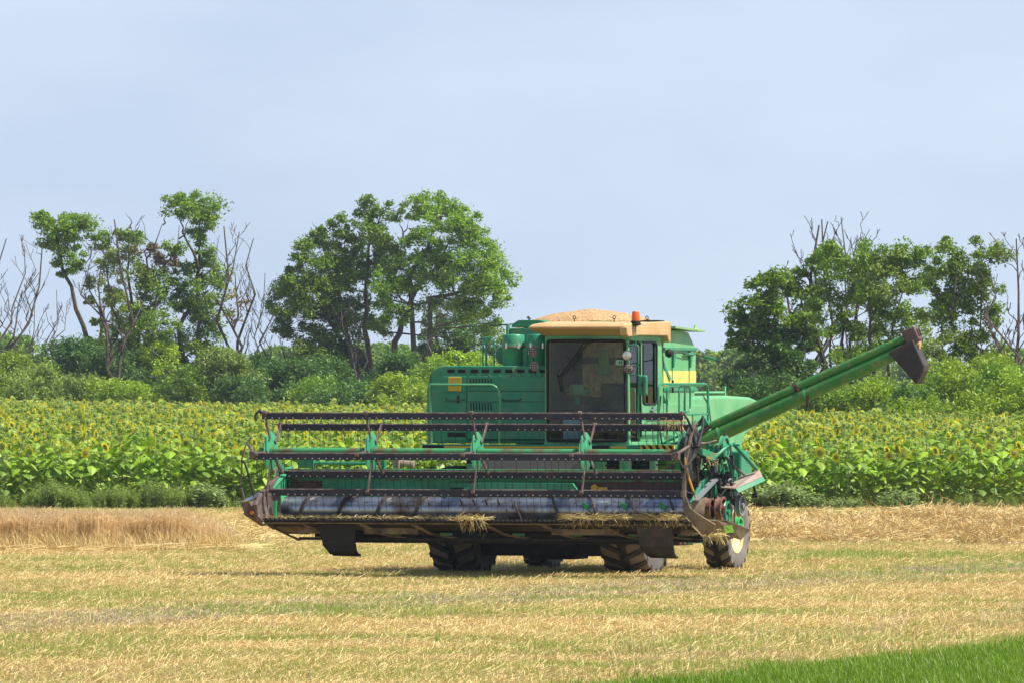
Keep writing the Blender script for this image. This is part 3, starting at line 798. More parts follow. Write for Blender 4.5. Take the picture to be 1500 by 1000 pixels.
tree("tree", "great round-crowned tree nearest the left side of the harvester", "tree", [[(556, 600), (562, 560), (578, 500), (598, 455), (612, 420), (640, 385), (660, 350)], [(598, 455), (600, 400), (625, 370), (640, 320)], [(598, 455), (630, 435), (680, 425), (705, 410)]],
     [(615, 305, 1.0), (640, 300, 1.2), (665, 308, 1.1), (650, 330, 1.4), (680, 330, 1.2), (622, 335, 1.0), (700, 350, 1.2), (672, 360, 1.5), (640, 368, 1.4), (710, 375, 1.1), (690, 395, 1.6), (720, 400, 1.2), (735, 412, .9), (655, 400, 1.5), (705, 430, 1.5), (725, 432, 1.0), (675, 440, 1.2), (625, 405, 1.1), (605, 390, 1.0), (590, 420, 1.1), (580, 385, .9), (570, 430, 1.2), (700, 465, 1.1), (725, 478, .8), (600, 350, .5), (630, 440, .9), (580, 460, 1.), (555, 480, .8, 'dusty'), (560, 415, 1.0)],
     seed=17, d=548, r0=.26, group=GL, extra=[((632, 560), (652, 440)), ((640, 540), (660, 430))])
tree("tree", "small dark tree under the right edge of the great round crown", "tree", [[(640, 600), (636, 520), (640, 450)], [(672, 600), (670, 520), (665, 470)], [(672, 600), (684, 520), (700, 470)]],
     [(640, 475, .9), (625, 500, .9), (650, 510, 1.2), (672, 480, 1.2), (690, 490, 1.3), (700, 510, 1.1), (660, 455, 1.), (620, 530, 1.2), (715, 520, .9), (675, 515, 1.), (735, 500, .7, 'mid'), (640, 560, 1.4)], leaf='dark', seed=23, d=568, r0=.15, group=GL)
tree("tree", "small leafy tree low between the bare stems at the foot of the twin crowns", "tree", [(500, 600), (498, 560), (494, 520)],
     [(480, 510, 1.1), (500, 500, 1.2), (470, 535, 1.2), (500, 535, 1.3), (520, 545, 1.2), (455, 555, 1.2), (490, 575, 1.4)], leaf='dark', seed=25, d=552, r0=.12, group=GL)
# right-hand group, nearer
tree("tree", "leafy tree with bare dead top branches right of the harvester's tank", "tree", [[(1172, 610), (1170, 540), (1180, 470), (1186, 420)], [(1172, 610), (1150, 540), (1130, 480), (1110, 440)]],
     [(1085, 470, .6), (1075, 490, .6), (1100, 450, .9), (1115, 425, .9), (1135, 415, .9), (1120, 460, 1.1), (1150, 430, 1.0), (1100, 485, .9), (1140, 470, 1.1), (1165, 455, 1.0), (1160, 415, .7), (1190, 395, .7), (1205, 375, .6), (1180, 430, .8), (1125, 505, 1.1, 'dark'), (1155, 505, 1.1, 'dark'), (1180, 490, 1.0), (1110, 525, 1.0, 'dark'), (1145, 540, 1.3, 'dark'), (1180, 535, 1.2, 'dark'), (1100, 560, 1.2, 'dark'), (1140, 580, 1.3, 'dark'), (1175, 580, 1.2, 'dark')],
     seed=31, d=400, r0=.14, group=GR, lsize=.12)
tree("tree", "tall tree with see-through crown second from the left in the right-hand group", "tree", [[(1232, 610), (1236, 520), (1232, 450), (1240, 385)], [(1232, 610), (1245, 500), (1262, 410), (1270, 360)], [(1218, 610), (1215, 520), (1222, 440)]],
     [(1225, 365, .8), (1215, 385, .8), (1240, 395, .9), (1258, 372, .8), (1270, 385, .8), (1225, 415, .9), (1250, 425, .9), (1275, 410, .8), (1205, 440, .8), (1240, 455, .9), (1270, 450, .9), (1215, 480, .9), (1250, 490, .8), (1280, 485, .8), (1225, 525, 1.0), (1262, 530, 1.0), (1235, 565, 1.2, 'dark'), (1210, 590, 1.1, 'dark'), (1265, 580, 1.1, 'dark')],
     leaf='mid', seed=37, d=396, r0=.1, group=GR, lsize=.082, dens=.9)
tree("tree", "tree with the broad pale-green crown behind the auger tube", "tree", [[(1272, 610), (1278, 520), (1272, 440), (1290, 400)], [(1285, 610), (1300, 520), (1315, 450), (1330, 385)]],
     [(1300, 375, .9), (1325, 362, .8), (1345, 368, .8), (1355, 385, .7), (1290, 400, 1.0, 'dusty'), (1320, 395, 1.0, 'dusty'), (1305, 425, 1.0, 'dusty'), (1335, 420, .9), (1352, 410, .7), (1282, 440, .9), (1320, 455, 1.0), (1290, 475, .9, 'dusty'), (1335, 480, .8), (1355, 450, .8), (1350, 500, .8, 'dusty'), (1310, 510, .8), (1280, 520, .9), (1270, 375, .5)],
     seed=41, d=392, r0=.11, group=GR, lsize=.082, dens=.95)
tree("tree", "rightmost leafy tree with clumped crown standing beyond the auger's spout", "tree", [[(1398, 610), (1400, 520), (1395, 450), (1400, 385)], [(1398, 610), (1380, 520), (1385, 450)], [(1398, 610), (1425, 520), (1440, 400)]],
     [(1385, 375, .8), (1400, 362, .7), (1420, 378, .7), (1440, 365, .8), (1460, 372, .7), (1448, 388, .7), (1395, 400, .9), (1380, 425, .8), (1410, 420, .9), (1435, 415, .8), (1455, 425, .7), (1375, 455, .8, 'dusty'), (1400, 455, 1.), (1430, 450, .9), (1450, 462, .7), (1390, 490, .9, 'dusty'), (1425, 490, .8), (1455, 500, .7), (1405, 525, .9), (1440, 520, .8), (1375, 520, .9, 'dusty'), (1370, 400, .6)],
     seed=43, d=388, r0=.12, group=GR, lsize=.082, dens=.95, extra=[((1395, 475), (1420, 520)), ((1407, 490), (1478, 530))])

# dead trees
dead_tree("bare dead top rising above the leafy tree right of the harvester's tank", (1170, 610), [(1200, 330), (1145, 395), (1212, 325)], 401, 81, .15, m=M_bark, ntw=5)
dead_tree("small crooked bare crown reaching highest in the right-hand group", (1182, 610), [(1203, 322), (1232, 318)], 403, 82, .11, m=M_bark, ntw=5)
dead_tree("bare dead tree cut by the left edge of the picture", (-22, 600), [(10, 350), (-30, 380), (35, 365)], 555, 51, .13)
dead_tree("bare crooked trunk with forked top, second dead tree from the left edge", (28, 600), [(62, 355), (32, 425), (58, 400)], 550, 53, .13)
dead_tree("thin bare sapling standing behind the bushes left of the leaning tree", (60, 600), [(52, 440), (72, 445)], 552, 55, .07, ntw=4)
dead_tree("thin bare stems close together just left of the leaning tree", (82, 600), [(84, 425), (66, 450), (98, 440)], 553, 57, .07, ntw=4)
dead_tree("bare dark tree with fan of fine twigs between two leafy trees", (140, 600), [(168, 322), (150, 380), (185, 365), (130, 400)], 545, 59, .15, m=M_bark)
dead_tree("grey dead tree with upright forks and dry brown leaves", (334, 600), [(328, 332), (372, 350), (350, 340), (345, 400)], 548, 61, .15, leafy=[(350, 450, .7), (358, 440, .5), (345, 465, .6), (340, 430, .4)])
dead_tree("low dead tree with a long sideways branch left of the broad tree", (350, 600), [(392, 480), (372, 520), (388, 400)], 546, 63, .11)
dead_tree("thin bare tree rising against the sky just left of the broad tree", (402, 600), [(400, 410), (385, 440), (412, 470)], 551, 65, .08)
dead_tree("pale bare stems in the gap between the twin crowns", (515, 600), [(512, 470), (500, 450), (530, 460)], 547, 67, .1)
dead_tree("slim bare forked tree under the great round crown", (616, 600), [(628, 430), (645, 440)], 546, 69, .09, ntw=4)
dead_tree("tall bare dead tree at the right edge of the picture", (1492, 610), [(1488, 350), (1445, 385), (1512, 370), (1440, 440)], 384, 71, .11)
dead_tree("long bent bare branchy tree reaching from the right edge over the bushes", (1512, 610), [(1442, 470), (1460, 500), (1490, 470)], 386, 73, .09)
dead_tree("fine-twigged bare top showing between the first two right-hand trees", (1250, 610), [(1256, 345), (1245, 350), (1268, 348)], 402, 75, .08, ntw=7)

# bushes along the far edge of the field: px, top, width, distance, kind, words
BL = [(118, 492, 5.5, 549, 'dark', "tall dark bush between the leaning tree and the dark fan tree"), (160, 505, 5, 547, 'dark', "tall dark bush behind the low lime one"), (372, 518, 4.5, 546, 'dark', "tall dark bush under the thin bare tree left of the twin trees"), (465, 520, 6, 544, 'dark', "large dark bush filling the foot of the twin trees"), (590, 515, 4.5, 545, 'dark', "tall dark bush beside the twin trees' right stem"),
      (12, 515, 5.5, 545, 'lime', "lime green bush at the left edge of the picture"), (52, 530, 5, 541, 'dusty', "pale bush second from the left edge"), (95, 548, 4.5, 543, 'dark', "rounded dark bush under the leaning tree"),
      (130, 550, 4.5, 540, 'dusty', "pale rounded bush right of the leaning tree's foot"), (162, 555, 4, 537, 'lime', "low lime bush in front of the multi-stemmed tree"), (205, 562, 3.2, 536, 'lime', "lime bush standing before the half-bare tree"),
      (238, 560, 4, 538, 'dark', "low dark bush at the foot of the slender tree"), (275, 535, 4, 534, 'mid', "green bush right of the slender tree's foot"), (322, 508, 5.5, 535, 'dusty', "tall dusty green bush with pointed top under the grey dead tree"),
      (352, 552, 4, 532, 'dark', "dark green bush right of the tall dusty bush"), (385, 540, 4, 540, 'dark', "dark bush left of the broad tree"), (425, 525, 6, 538, 'dark', "large dark blue-green bush under the broad tree's left side"),
      (462, 552, 4, 530, 'mid', "green bush right of the large dark bush"), (500, 560, 4, 528, 'dark', "low dark bush before the twin trees"), (535, 555, 4, 530, 'dark', "dark bush at the fork of the twin trees"),
      (578, 545, 4, 527, 'lime', "bright lime bush right of the twin trees' fork"), (605, 560, 3.5, 525, 'lime', "small lime bush beside the brightest one"), (640, 530, 4.5, 530, 'mid', "green bush just left of the harvester's hood"),
      (670, 512, 5, 534, 'lime', "yellow-green bush showing above the harvester's hood"), (715, 520, 5, 537, 'lime', "yellow-green bush behind the air cleaners"), (610, 545, 4, 545, 'dark', "dark bush behind the small lime bush"),

      (1095, 560, 3.5, 378, 'dark', "dark bush just right of the rear hood"), (1130, 545, 3.8, 376, 'dark', "dark bush under the auger tube near its root"), (1170, 560, 3.5, 374, 'dark', "low dark bush below the middle of the auger"),
      (1210, 562, 3.2, 372, 'mid', "green bush below the auger's clamp"), (1250, 560, 3.2, 371, 'mid', "green bush right of the one below the clamp"), (1290, 552, 3.2, 370, 'lime', "lime bush left of the spout"),
      (1330, 566, 3.4, 367, 'dark', "dark bush below the spout"), (1365, 545, 3.6, 369, 'mid', "bush right of the spout"), (1400, 530, 4.2, 372, 'lime', "big lime bush between spout and right edge"),
      (1440, 522, 4.2, 368, 'lime', "second big lime bush toward the right edge"), (1480, 530, 4.0, 364, 'mid', "green bush at the right edge"), (1425, 575, 3, 358, 'lime', "low lime bush in front of the big ones on the right"),
      (1510, 540, 4, 362, 'lime', "lime bush cut by the right edge"), (1350, 580, 3, 360, 'lime', "lowest lime bush on the right")]
for i, (px, top, w, d, k, lab) in enumerate(BL): bush(lab, px, top, w, d, k, 200 + i, lsize=.10 if px < 900 else .078)

# trees far behind, seen small through the air
FT = [(15, 488, 9, "far hazy tree at the left edge"), (60, 520, 12, "far hazy tree between the bare stems on the left"), (185, 510, 12, "far hazy tree behind the half-bare tree"), (335, 530, 10, "far hazy tree behind the tall dusty bush"),
      (425, 505, 12, "far hazy tree left of the twin trees"), (545, 500, 14, "far hazy tree behind the twin trees"), (630, 505, 13, "far hazy tree under the great round crown"), 
      (1030, 512, 12, "far hazy tree right of the harvester's tank"), (1065, 530, 10, "far hazy tree above the rear hood"), (1110, 505, 12, "far hazy tree behind the right-hand group"), (1330, 530, 14, "far hazy tree behind the spout"), (1480, 510, 12, "far hazy tree at the right edge")]
for i, (px, top, w, lab) in enumerate(FT): bush(lab, px, top, w, 1050 + 40 * (i % 3), 'mid', 300 + i, lsize=.34, cat="tree", name="tree", group="far trees in the haze")
# ------------------------------------------------------------------ the combine harvester
# local axes: x to the machine's left (picture right), y towards its rear, z up; origin on the ground under the front axle
H = empty("combine_harvester", (.598, 0, 0), R(-19))
tag(H, "green combine harvester with raised wide header and cream cab roof on the stubble", "combine harvester")

green = (.020, .235, .120); rust = (.085, .042, .032)
M_green = mat("green_paint", green, rough=.42, spec=.5, var=(.030, .275, .145), vscale=2.2, mask=(.4, .65), var2=(.15, .25, .13), v2scale=3.2, mask2=(.50, .82))
M_greenlt = mat("faded_green_paint", (.10, .37, .155), rough=.45, var=(.16, .43, .20), vscale=1.6, mask=(.4, .6), var2=(.18, .32, .15), v2scale=8, mask2=(.58, .76))
M_greenaug = mat("auger_green_paint", (.035, .21, .04), rough=.42, var=(.07, .25, .05), vscale=1.5, mask=(.4, .6), var2=(.20, .24, .09), v2scale=7, mask2=(.50, .72))
M_worn = mat("worn_green_paint", (.045, .30, .12), rough=.5, var=(.13, .10, .045), vscale=2.6, mask=(.47, .62), var2=(.13, .22, .08), v2scale=9, mask2=(.55, .7))
M_disc2 = mat("disc_green_paint", (.06, .34, .17), rough=.45, var=(.03, .24, .12), vscale=5, mask=(.45, .7), var2=(.02, .05, .03), v2scale=16, mask2=(.66, .70))
M_rustp = mat("rusted_panel", rust, rough=.75, var=(.12, .06, .045), vscale=3, var2=(.05, .028, .025), v2scale=9)
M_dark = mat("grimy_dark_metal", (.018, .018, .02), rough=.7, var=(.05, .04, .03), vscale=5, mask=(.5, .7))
M_black = mat("black_rubber_and_shade", (.012, .012, .012), rough=.8)
M_bat = mat("dark_bat_steel", (.025, .028, .05), rough=.5, metal=.3, var=(.06, .04, .035), vscale=5, mask=(.5, .7))
M_batedge = mat("worn_bat_edge", (.11, .08, .07), rough=.55, metal=.3, var=(.2, .16, .14), vscale=9)
M_arm = mat("brown_arm_steel", (.13, .09, .08), rough=.6, metal=.2, var=(.28, .24, .22), vscale=7, mask=(.5, .75))
M_steel = mat("polished_worn_steel", (.42, .46, .54), rough=.30, metal=.85, var=(.16, .11, .10), vscale=2.3, mask=(.42, .66), var2=(.10, .07, .06), v2scale=9, mask2=(.56, .72), bump=.15, bscale=20)
M_tan = mat("dusty_brown_steel", (.26, .19, .11), rough=.6, metal=.15, var=(.12, .085, .055), vscale=4, mask=(.42, .62), bump=.1, bscale=10)
M_cream = mat("cream_fibreglass", (.62, .41, .20), rough=.5, var=(.52, .32, .13), vscale=2.5, mask=(.4, .65), var2=(.45, .28, .12), v2scale=9, mask2=(.62, .8))
M_creamtop = M_cream
M_yellow = mat("yellow_paint", (.75, .48, .02), rough=.5, var=(.66, .42, .03), vscale=6)
M_palyel = mat("faded_yellow_paint", (.72, .62, .14), rough=.5, var=(.62, .52, .16), vscale=6)
M_rim = mat("cream_wheel_rim", (.72, .50, .24), rough=.5, var=(.52, .35, .17), vscale=4, mask=(.45, .65))
M_tyre = mat("dusty_tyre", (.022, .021, .021), rough=.85, var=(.08, .07, .06), vscale=3, mask=(.5, .75), bump=.2, bscale=30)
M_wall = mat("dusty_tyre_wall", (.13, .12, .115), rough=.85, var=(.21, .19, .17), vscale=3, mask=(.4, .65))
M_chrome = mat("lamp_reflector", (.75, .74, .70), rough=.25, metal=.7, bump=.3, bscale=80)
M_bolt = mat("bright_bolt", (.75, .75, .78), rough=.35, metal=.6)
M_blue = mat("blue_plastic", (.18, .42, .68), rough=.45)
M_orange = mat("orange_lamp_plastic", (.85, .16, .02), rough=.25, trans=.25)
M_grey = mat("grey_cover", (.20, .22, .24), rough=.5)
M_grain = mat("grain", (.62, .41, .21), rough=.9, var=(.30, .17, .07), vscale=34, mask=(.42, .62), vdet=3, bump=1., bscale=50)
M_chaff = mat("grain_behind_glass", (.92, .72, .36), rough=.9, var=(.5, .36, .15), vscale=14, mask=(.35, .65), bump=.8, bscale=60, streak=(1, 1, .5))
M_pulleyr = mat("rusty_pulley", (.30, .15, .12), rough=.6, metal=.3, var=(.14, .07, .05), vscale=12)
M_pink = mat("primer_brown_cover", (.34, .26, .22), rough=.55, var=(.27, .19, .16), vscale=5, mask=(.4, .65))

def glass_mat(name, tint, refl=.9, rough=.02):
    m = bpy.data.materials.new(name); m.use_nodes = True; n, l = m.node_tree.nodes, m.node_tree.links; n.clear()
    o = n.new("ShaderNodeOutputMaterial"); tr = n.new("ShaderNodeBsdfTransparent"); tr.inputs[0].default_value = (*tint, 1)
    gl = n.new("ShaderNodeBsdfGlossy"); gl.inputs['Roughness'].default_value = rough; fr = n.new("ShaderNodeFresnel"); fr.inputs[0].default_value = 1.45
    ms = n.new("ShaderNodeMixShader"); l.new(fr.outputs[0], ms.inputs[0]); l.new(tr.outputs[0], ms.inputs[1]); l.new(gl.outputs[0], ms.inputs[2]); l.new(ms.outputs[0], o.inputs[0])
    return m
M_glass = glass_mat("windscreen_glass", (.88, .96, .86))
def dusty(m, col, lo, hi, scale):
    n, l = m.node_tree.nodes, m.node_tree.links
    out = [x for x in n if x.type == 'OUTPUT_MATERIAL'][0]; base = out.inputs[0].links[0].from_socket
    df = n.new("ShaderNodeBsdfDiffuse"); t = n.new("ShaderNodeTexCoord"); mp = n.new("ShaderNodeMapping"); mp.inputs['Scale'].default_value = (1, 1, .45); l.new(t.outputs['Object'], mp.inputs[0])
    nz = n.new("ShaderNodeTexNoise"); nz.inputs['Scale'].default_value = scale; nz.inputs['Detail'].default_value = 6; nz.inputs['Roughness'].default_value = .7; l.new(mp.outputs[0], nz.inputs[0])
    n2 = n.new("ShaderNodeTexNoise"); n2.inputs['Scale'].default_value = 2.2; n2.inputs['Detail'].default_value = 3; l.new(t.outputs['Object'], n2.inputs[0])
    ad = n.new("ShaderNodeMath"); ad.operation = 'MULTIPLY'; l.new(nz.outputs[0], ad.inputs[0]); l.new(n2.outputs[0], ad.inputs[1])
    mr = n.new("ShaderNodeMapRange"); mr.inputs[1].default_value = .15; mr.inputs[2].default_value = .38; mr.inputs[3].default_value = lo; mr.inputs[4].default_value = hi; l.new(ad.outputs[0], mr.inputs[0])
    rp = n.new("ShaderNodeMixRGB"); rp.inputs[1].default_value = (*col, 1); rp.inputs[2].default_value = (col[0] * .45, col[1] * .55, col[2] * .5, 1); l.new(nz.outputs[0], rp.inputs[0]); l.new(rp.outputs[0], df.inputs[0])
    ms = n.new("ShaderNodeMixShader"); l.new(mr.outputs[0], ms.inputs[0]); l.new(base, ms.inputs[1]); l.new(df.outputs[0], ms.inputs[2]); l.new(ms.outputs[0], out.inputs[0])
dusty(M_glass, (.42, .38, .15), .0, .24, 38)
M_sglass = glass_mat("side_glass", (.80, .86, .84))

def rot(ang, axis, c=(0, 0, 0)):
    c = Vector(c); return Matrix.Translation(c) @ Matrix.Rotation(ang, 4, axis) @ Matrix.Translation(-c)

# ---- wheels
def wheel(name, u, v, Rr, W, rim, lug, nl, label=None):
    s = 1 if u > 0 else -1
    mb = MB(); w = W / 2
    mb.lathe([(rim, -w * .80), (rim + .05, -w * .96), (Rr * .80, -w * 1.02), (Rr * .93, -w * .96), (Rr - lug * .9, -w * .80), (Rr - lug, 0), (Rr - lug * .9, w * .80), (Rr * .93, w * .96), (Rr * .80, w * 1.02), (rim + .05, w * .96), (rim, w * .80)], (u, v, Rr), 'x', 48)
    tyre = mb.build(name, M_wall, H, label=label)
    tr = MB()
    for side in (-1, 1):
        for k in range(nl):
            a0 = 2 * math.pi * (k + (.5 if side > 0 else 0)) / nl; pts = []
            for t, (x, da) in enumerate(((.03, 0), (.55, -.10), (1.0, -.17))):
                xx = side * x * w; r1 = (Rr - .002) if t < 2 else Rr * .955; r0 = Rr - lug * 1.6 if t < 2 else Rr * .86
                pts.append((xx, a0 + da * 26 / nl * 1.0, r0, r1))
            V = []; th = .042 / Rr
            for xx, a, r0, r1 in pts:
                for r_ in (r0, r1):
                    for e in (-th, th): V.append((u + xx, v + r_ * math.sin(a + e), Rr - r_ * math.cos(a + e)))
            F = []
            for i in range(2):
                b = i * 4; F += [(b, b + 4, b + 5, b + 1), (b + 2, b + 3, b + 7, b + 6), (b, b + 2, b + 6, b + 4), (b + 1, b + 5, b + 7, b + 3)]
            F += [(0, 1, 3, 2), (8, 10, 11, 9)]
            tr.add(V, F)
    tr.lathe([(Rr - lug - .001, -w * .78), (Rr - lug + .002, 0), (Rr - lug - .001, w * .78)], (u, v, Rr), 'x', 48)
    tr.build('tread', M_tyre, tyre)
    rm = MB()
    rm.lathe([(.0, s * w * .30), (rim * .35, s * w * .32), (rim * .40, s * w * .18), (rim * .82, s * w * .22), (rim * .90, s * w * .55), (rim * .99, s * w * .66), (rim * 1.04, s * w * .86), (rim * 1.0, s * w * .9), (rim * .96, s * w * .7)], (u, v, Rr), 'x', 40)
    rm.lathe([(rim * .99, -w * .8), (rim * .9, 0), (rim * .90, s * w * .55)], (u, v, Rr), 'x', 32)
    ro = rm.build('rim', M_rim, tyre)
    hb = MB(); hb.lathe([(.0, s * w * .52), (.10, s * w * .50), (.12, s * w * .28)], (u, v, Rr), 'x', 16)
    for k in range(8):
        a = k * math.pi / 4; hb.lathe([(.0, s * w * .37), (.016, s * w * .37), (.016, s * w * .2)], (u, v + .18 * math.sin(a), Rr + .18 * math.cos(a)), 'x', 6)
    hb.build('hub', M_tan, tyre)
    return tyre
for u in (-1.437, 1.437): wheel("front_wheel", u, 0, .87, .74, .42, .05, 20)
for u in (-1.50, 1.64): wheel("rear_wheel", u, 4.1, .66, .43, .37, .035, 18)

# ---- chassis
mb = MB()
mb.box(-1.15, 1.15, -.14, .16, .62, .98); mb.box(-.55, .55, -.3, .5, .42, .95); mb.box(-.75, .75, .9, 3.4, .42, 1.2); mb.box(-1.0, .95, -.2, 1.2, .31, .7); mb.box(-.3, .35, .1, .9, .25, .6)
for s in (-1, 1):
    mb.box(s * 1.02 - .09, s * 1.02 + .09, -.22, .24, .40, 1.3); mb.box(s * .95 - .07, s * .95 + .07, -.5, 5.6, 1.15, 1.4)
mb.box(-1.3, 1.3, 3.98, 4.2, .55, .72); mb.box(-.1, .1, 3.6, 4.3, .7, 1.3)
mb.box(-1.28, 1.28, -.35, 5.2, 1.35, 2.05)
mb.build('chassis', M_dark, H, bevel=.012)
mb = MB()      # axle brackets that show green beside the front wheel
mb.plate([(1.80, 1.35, 1.15), (1.98, 1.35, 1.15), (1.95, 1.35, .55), (1.88, 1.35, .46), (1.83, 1.35, .6)], .09)
mb.box(2.05, 2.1, 1.3, 1.42, .50, 1.2); mb.box(1.85, 2.1, 1.3, 1.42, .5, .56); mb.box(1.7, 2.1, 1.2, 1.5, 1.1, 1.3)
mb.build('axle_bracket', M_disc2, H, bevel=.008)
mb = MB(); mb.box(1.55, 1.8, 1.2, 1.9, .46, 1.0); mb.build('gearbox_guard', M_rustp, H, bevel=.02)

# ---- feeder house, going down and forward into the header
mb = MB(); mb.prism([(-.5, 1.9), (-.5, .95), (-1.2, .62), (-2.72, .66), (-2.72, 1.45), (-1.4, 1.85)], -.72, .95, 'x')
fh = mb.build('feeder_house', M_black, H, bevel=.01)  # black colour stands in for shade on its sunlit top
mb = MB(); mb.box(-.72, .95, -2.76, -2.70, 1.42, 1.5)
mb.tube(bend([(.42, -.9, .72), (.42, -.9, .58), (.72, -.9, .58), (.72, -.9, .75)], .05), .012, 5)
mb.build('frame', M_green, fh, bevel=.005)
mb = MB()      # hydraulic hoses and clutter under the cab
g = random.Random(4)
for i in range(16):
    x = g.uniform(-.9, 1.9); y = g.uniform(-1.2, -.8); z = g.uniform(1.55, 1.95)
    mb.tube(bend([(x, y, z), (x + g.uniform(.05, .3), y - .1, z - g.uniform(.1, .35)), (x + g.uniform(.3, .6), y, z - g.uniform(0, .2))], .2, 6), .014, 5)
mb.build('hose', M_black, fh)
mb = MB()
for x0, w_, z0, h_ in ((1.05, .2, 1.62, .2), (1.5, .16, 1.62, .22), (1.75, .45, 1.42, .16), (.55, .12, 1.72, .16), (2.0, .1, 1.55, .4), (-1.05, .14, 1.5, .28)):
    mb = MB(); mb.box(x0, x0 + w_, -1.0, -.86, z0, z0 + h_); mb.build('valve_block', M_greenlt, fh, bevel=.01)
pass

# ---- engine hood, left of the cab in the picture
hd = [(-1.84, 2.1), (-1.865, 2.5), (-1.865, 2.95), (-1.83, 3.12), (-1.76, 3.25), (-1.66, 3.315), (-1.56, 3.33), (.19, 3.33), (.19, 2.1)]
mb = MB(); mb.prism(hd, -.6, 2.4, 'y')
hood = mb.build('engine_hood', M_green, H, bevel=.02, seg=3)
hd2 = [(-1.60, 2.14), (.17, 2.14), (.17, 3.175), (-1.60, 3.175)]
def hpart(name, sh, m, **k): return sh.build(name, m, hood, **k)
mb = MB(); mb.box(-1.59, -1.185, -.622, -.598, 2.14, 3.165); hpart('door', mb, M_green, bevel=.012)
mb = MB(); mb.box(-1.165, .185, -.622, -.598, 2.56, 3.165); hpart('door', mb, M_green, bevel=.012)
mb = MB(); mb.box(-1.165, .185, -.620, -.598, 2.14, 2.545); hpart('door', mb, M_green, bevel=.012)
mb = MB()
for z in (2.93, 2.76): mb.box(-1.15, .17, -.628, -.620, z - .004, z + .004)
mb.box(-1.57, -1.2, -.628, -.620, 2.90, 2.906); mb.box(-1.57, -1.2, -.628, -.620, 2.755, 2.76); mb.box(-1.80, -1.79, -.606, -.599, 2.12, 3.2)
hpart('seam', mb, M_dark)
mb = MB()
for x0 in (-1.52, -1.34, -1.125, -.94, -.74, -.545, -.345, -.15, .03):
    x1 = min(x0 + .135, .17); mb.prism([(x0 + .02, 3.215), (x1 - .02, 3.215), (x1, 3.235), (x1 - .01, 3.272), (x0 + .01, 3.272), (x0, 3.235)], -.608, -.598, 'y')
hpart('vent_slot', mb, M_black)
for z0 in (3.0, 2.62):
    for k in range(8):
        x0 = -1.115 + k * .049; mb = MB(); mb.plate([(x0, -.625, z0), (x0 + .016, -.625, z0), (x0 + .010, -.625, z0 + .125), (x0 - .006, -.625, z0 + .125)], .008); hpart('louvre', mb, M_black)
mb = MB(); mb.box(-1.49, -1.27, -.632, -.620, 2.93, 3.155); hpart('warning_plate', mb, M_yellow, bevel=.02)
mb = MB(); mb.box(-1.465, -1.295, -.635, -.630, 2.955, 3.13); hpart('warning_plate', mb, mat("worn_yellow_centre", (.66, .44, .03), rough=.6, var=(.58, .4, .05), vscale=10))
mb = MB()
for k in range(7): mb.box(-.98 + k * .17, -.955 + k * .17, -.63, -.60, 3.165, 3.19)
mb.box(-.4, -.36, -.66, -.6, 3.24, 3.3); hpart('latch', mb, M_greenlt)
mb = MB()
for c in (-1.36, -.42): mb.tube(bend([(c - .17, -.63, 2.82), (c - .15, -.66, 2.78), (c + .12, -.66, 2.78), (c + .16, -.63, 2.81)], .03), .007, 5)
mb.box(-1.34, -1.31, -.64, -.62, 2.74, 2.86); hpart('handle', mb, M_dark)
mb = MB(); mb.box(-1.50, -1.20, -.64, -.62, 2.20, 2.27); mb.box(-1.16, .15, -.64, -.62, 2.155, 2.17); hpart('opening', mb, M_black)
# hand rails in front of the hood
mb = MB(); yr = -.95
mb.tube(bend([(-1.72, -.6, 3.03), (-1.70, yr, 3.03), (-.60, yr, 3.03), (-.50, yr, 2.90), (-.52, yr, 2.10)], .09), .018, 8)
mb.tube([(-1.72, yr, 2.56), (-.54, yr, 2.56)], .016, 8); mb.tube([(-1.69, yr, 3.02), (-1.66, yr, 2.1)], .017, 8); mb.tube([(-1.72, -.6, 2.56), (-1.72, yr, 2.56)], .016, 6)
mb.lathe([(0, -.03), (.03, -.03), (.03, .03), (0, .03)], (-.51, yr, 2.88), 'z', 8)
mb.build('handrail', M_greenlt, H)
# front platform beam with its yellow band and hazard stripes
mb = MB(); mb.box(-1.80, 2.42, -1.0, -.6, 2.02, 2.085); mb.box(-1.80, 2.42, -.64, -.3, 1.92, 2.03); plat = mb.build('platform_beam', M_green, H, bevel=.008)
mb = MB(); mb.box(-1.42, .9, -1.008, -.995, 2.028, 2.058); mb.box(1.36, 1.62, -1.008, -.995, 2.028, 2.058); mb.build('yellow_stripe', M_yellow, plat)
mb = MB(); mb.box(-1.79, -1.44, -1.012, -.995, 2.005, 2.07); mb.box(.92, 1.33, -1.012, -.995, 2.0, 2.075); mb.build('lamp_recess', M_black, plat, bevel=.01)
mb = MB(); mb.box(1.86, 2.42, -1.030, -.995, 1.985, 2.085); mb.build('hazard_board', M_yellow, plat)
mb = MB()
for k in range(5):
    x = 1.875 + k * .112; mb.plate([(x, -1.033, 2.083), (x + .05, -1.033, 2.083), (min(x + .11, 2.418), -1.033, 1.987), (x + .055, -1.033, 1.987)], .005)
mb.build('hazard_stripe', M_black, plat)

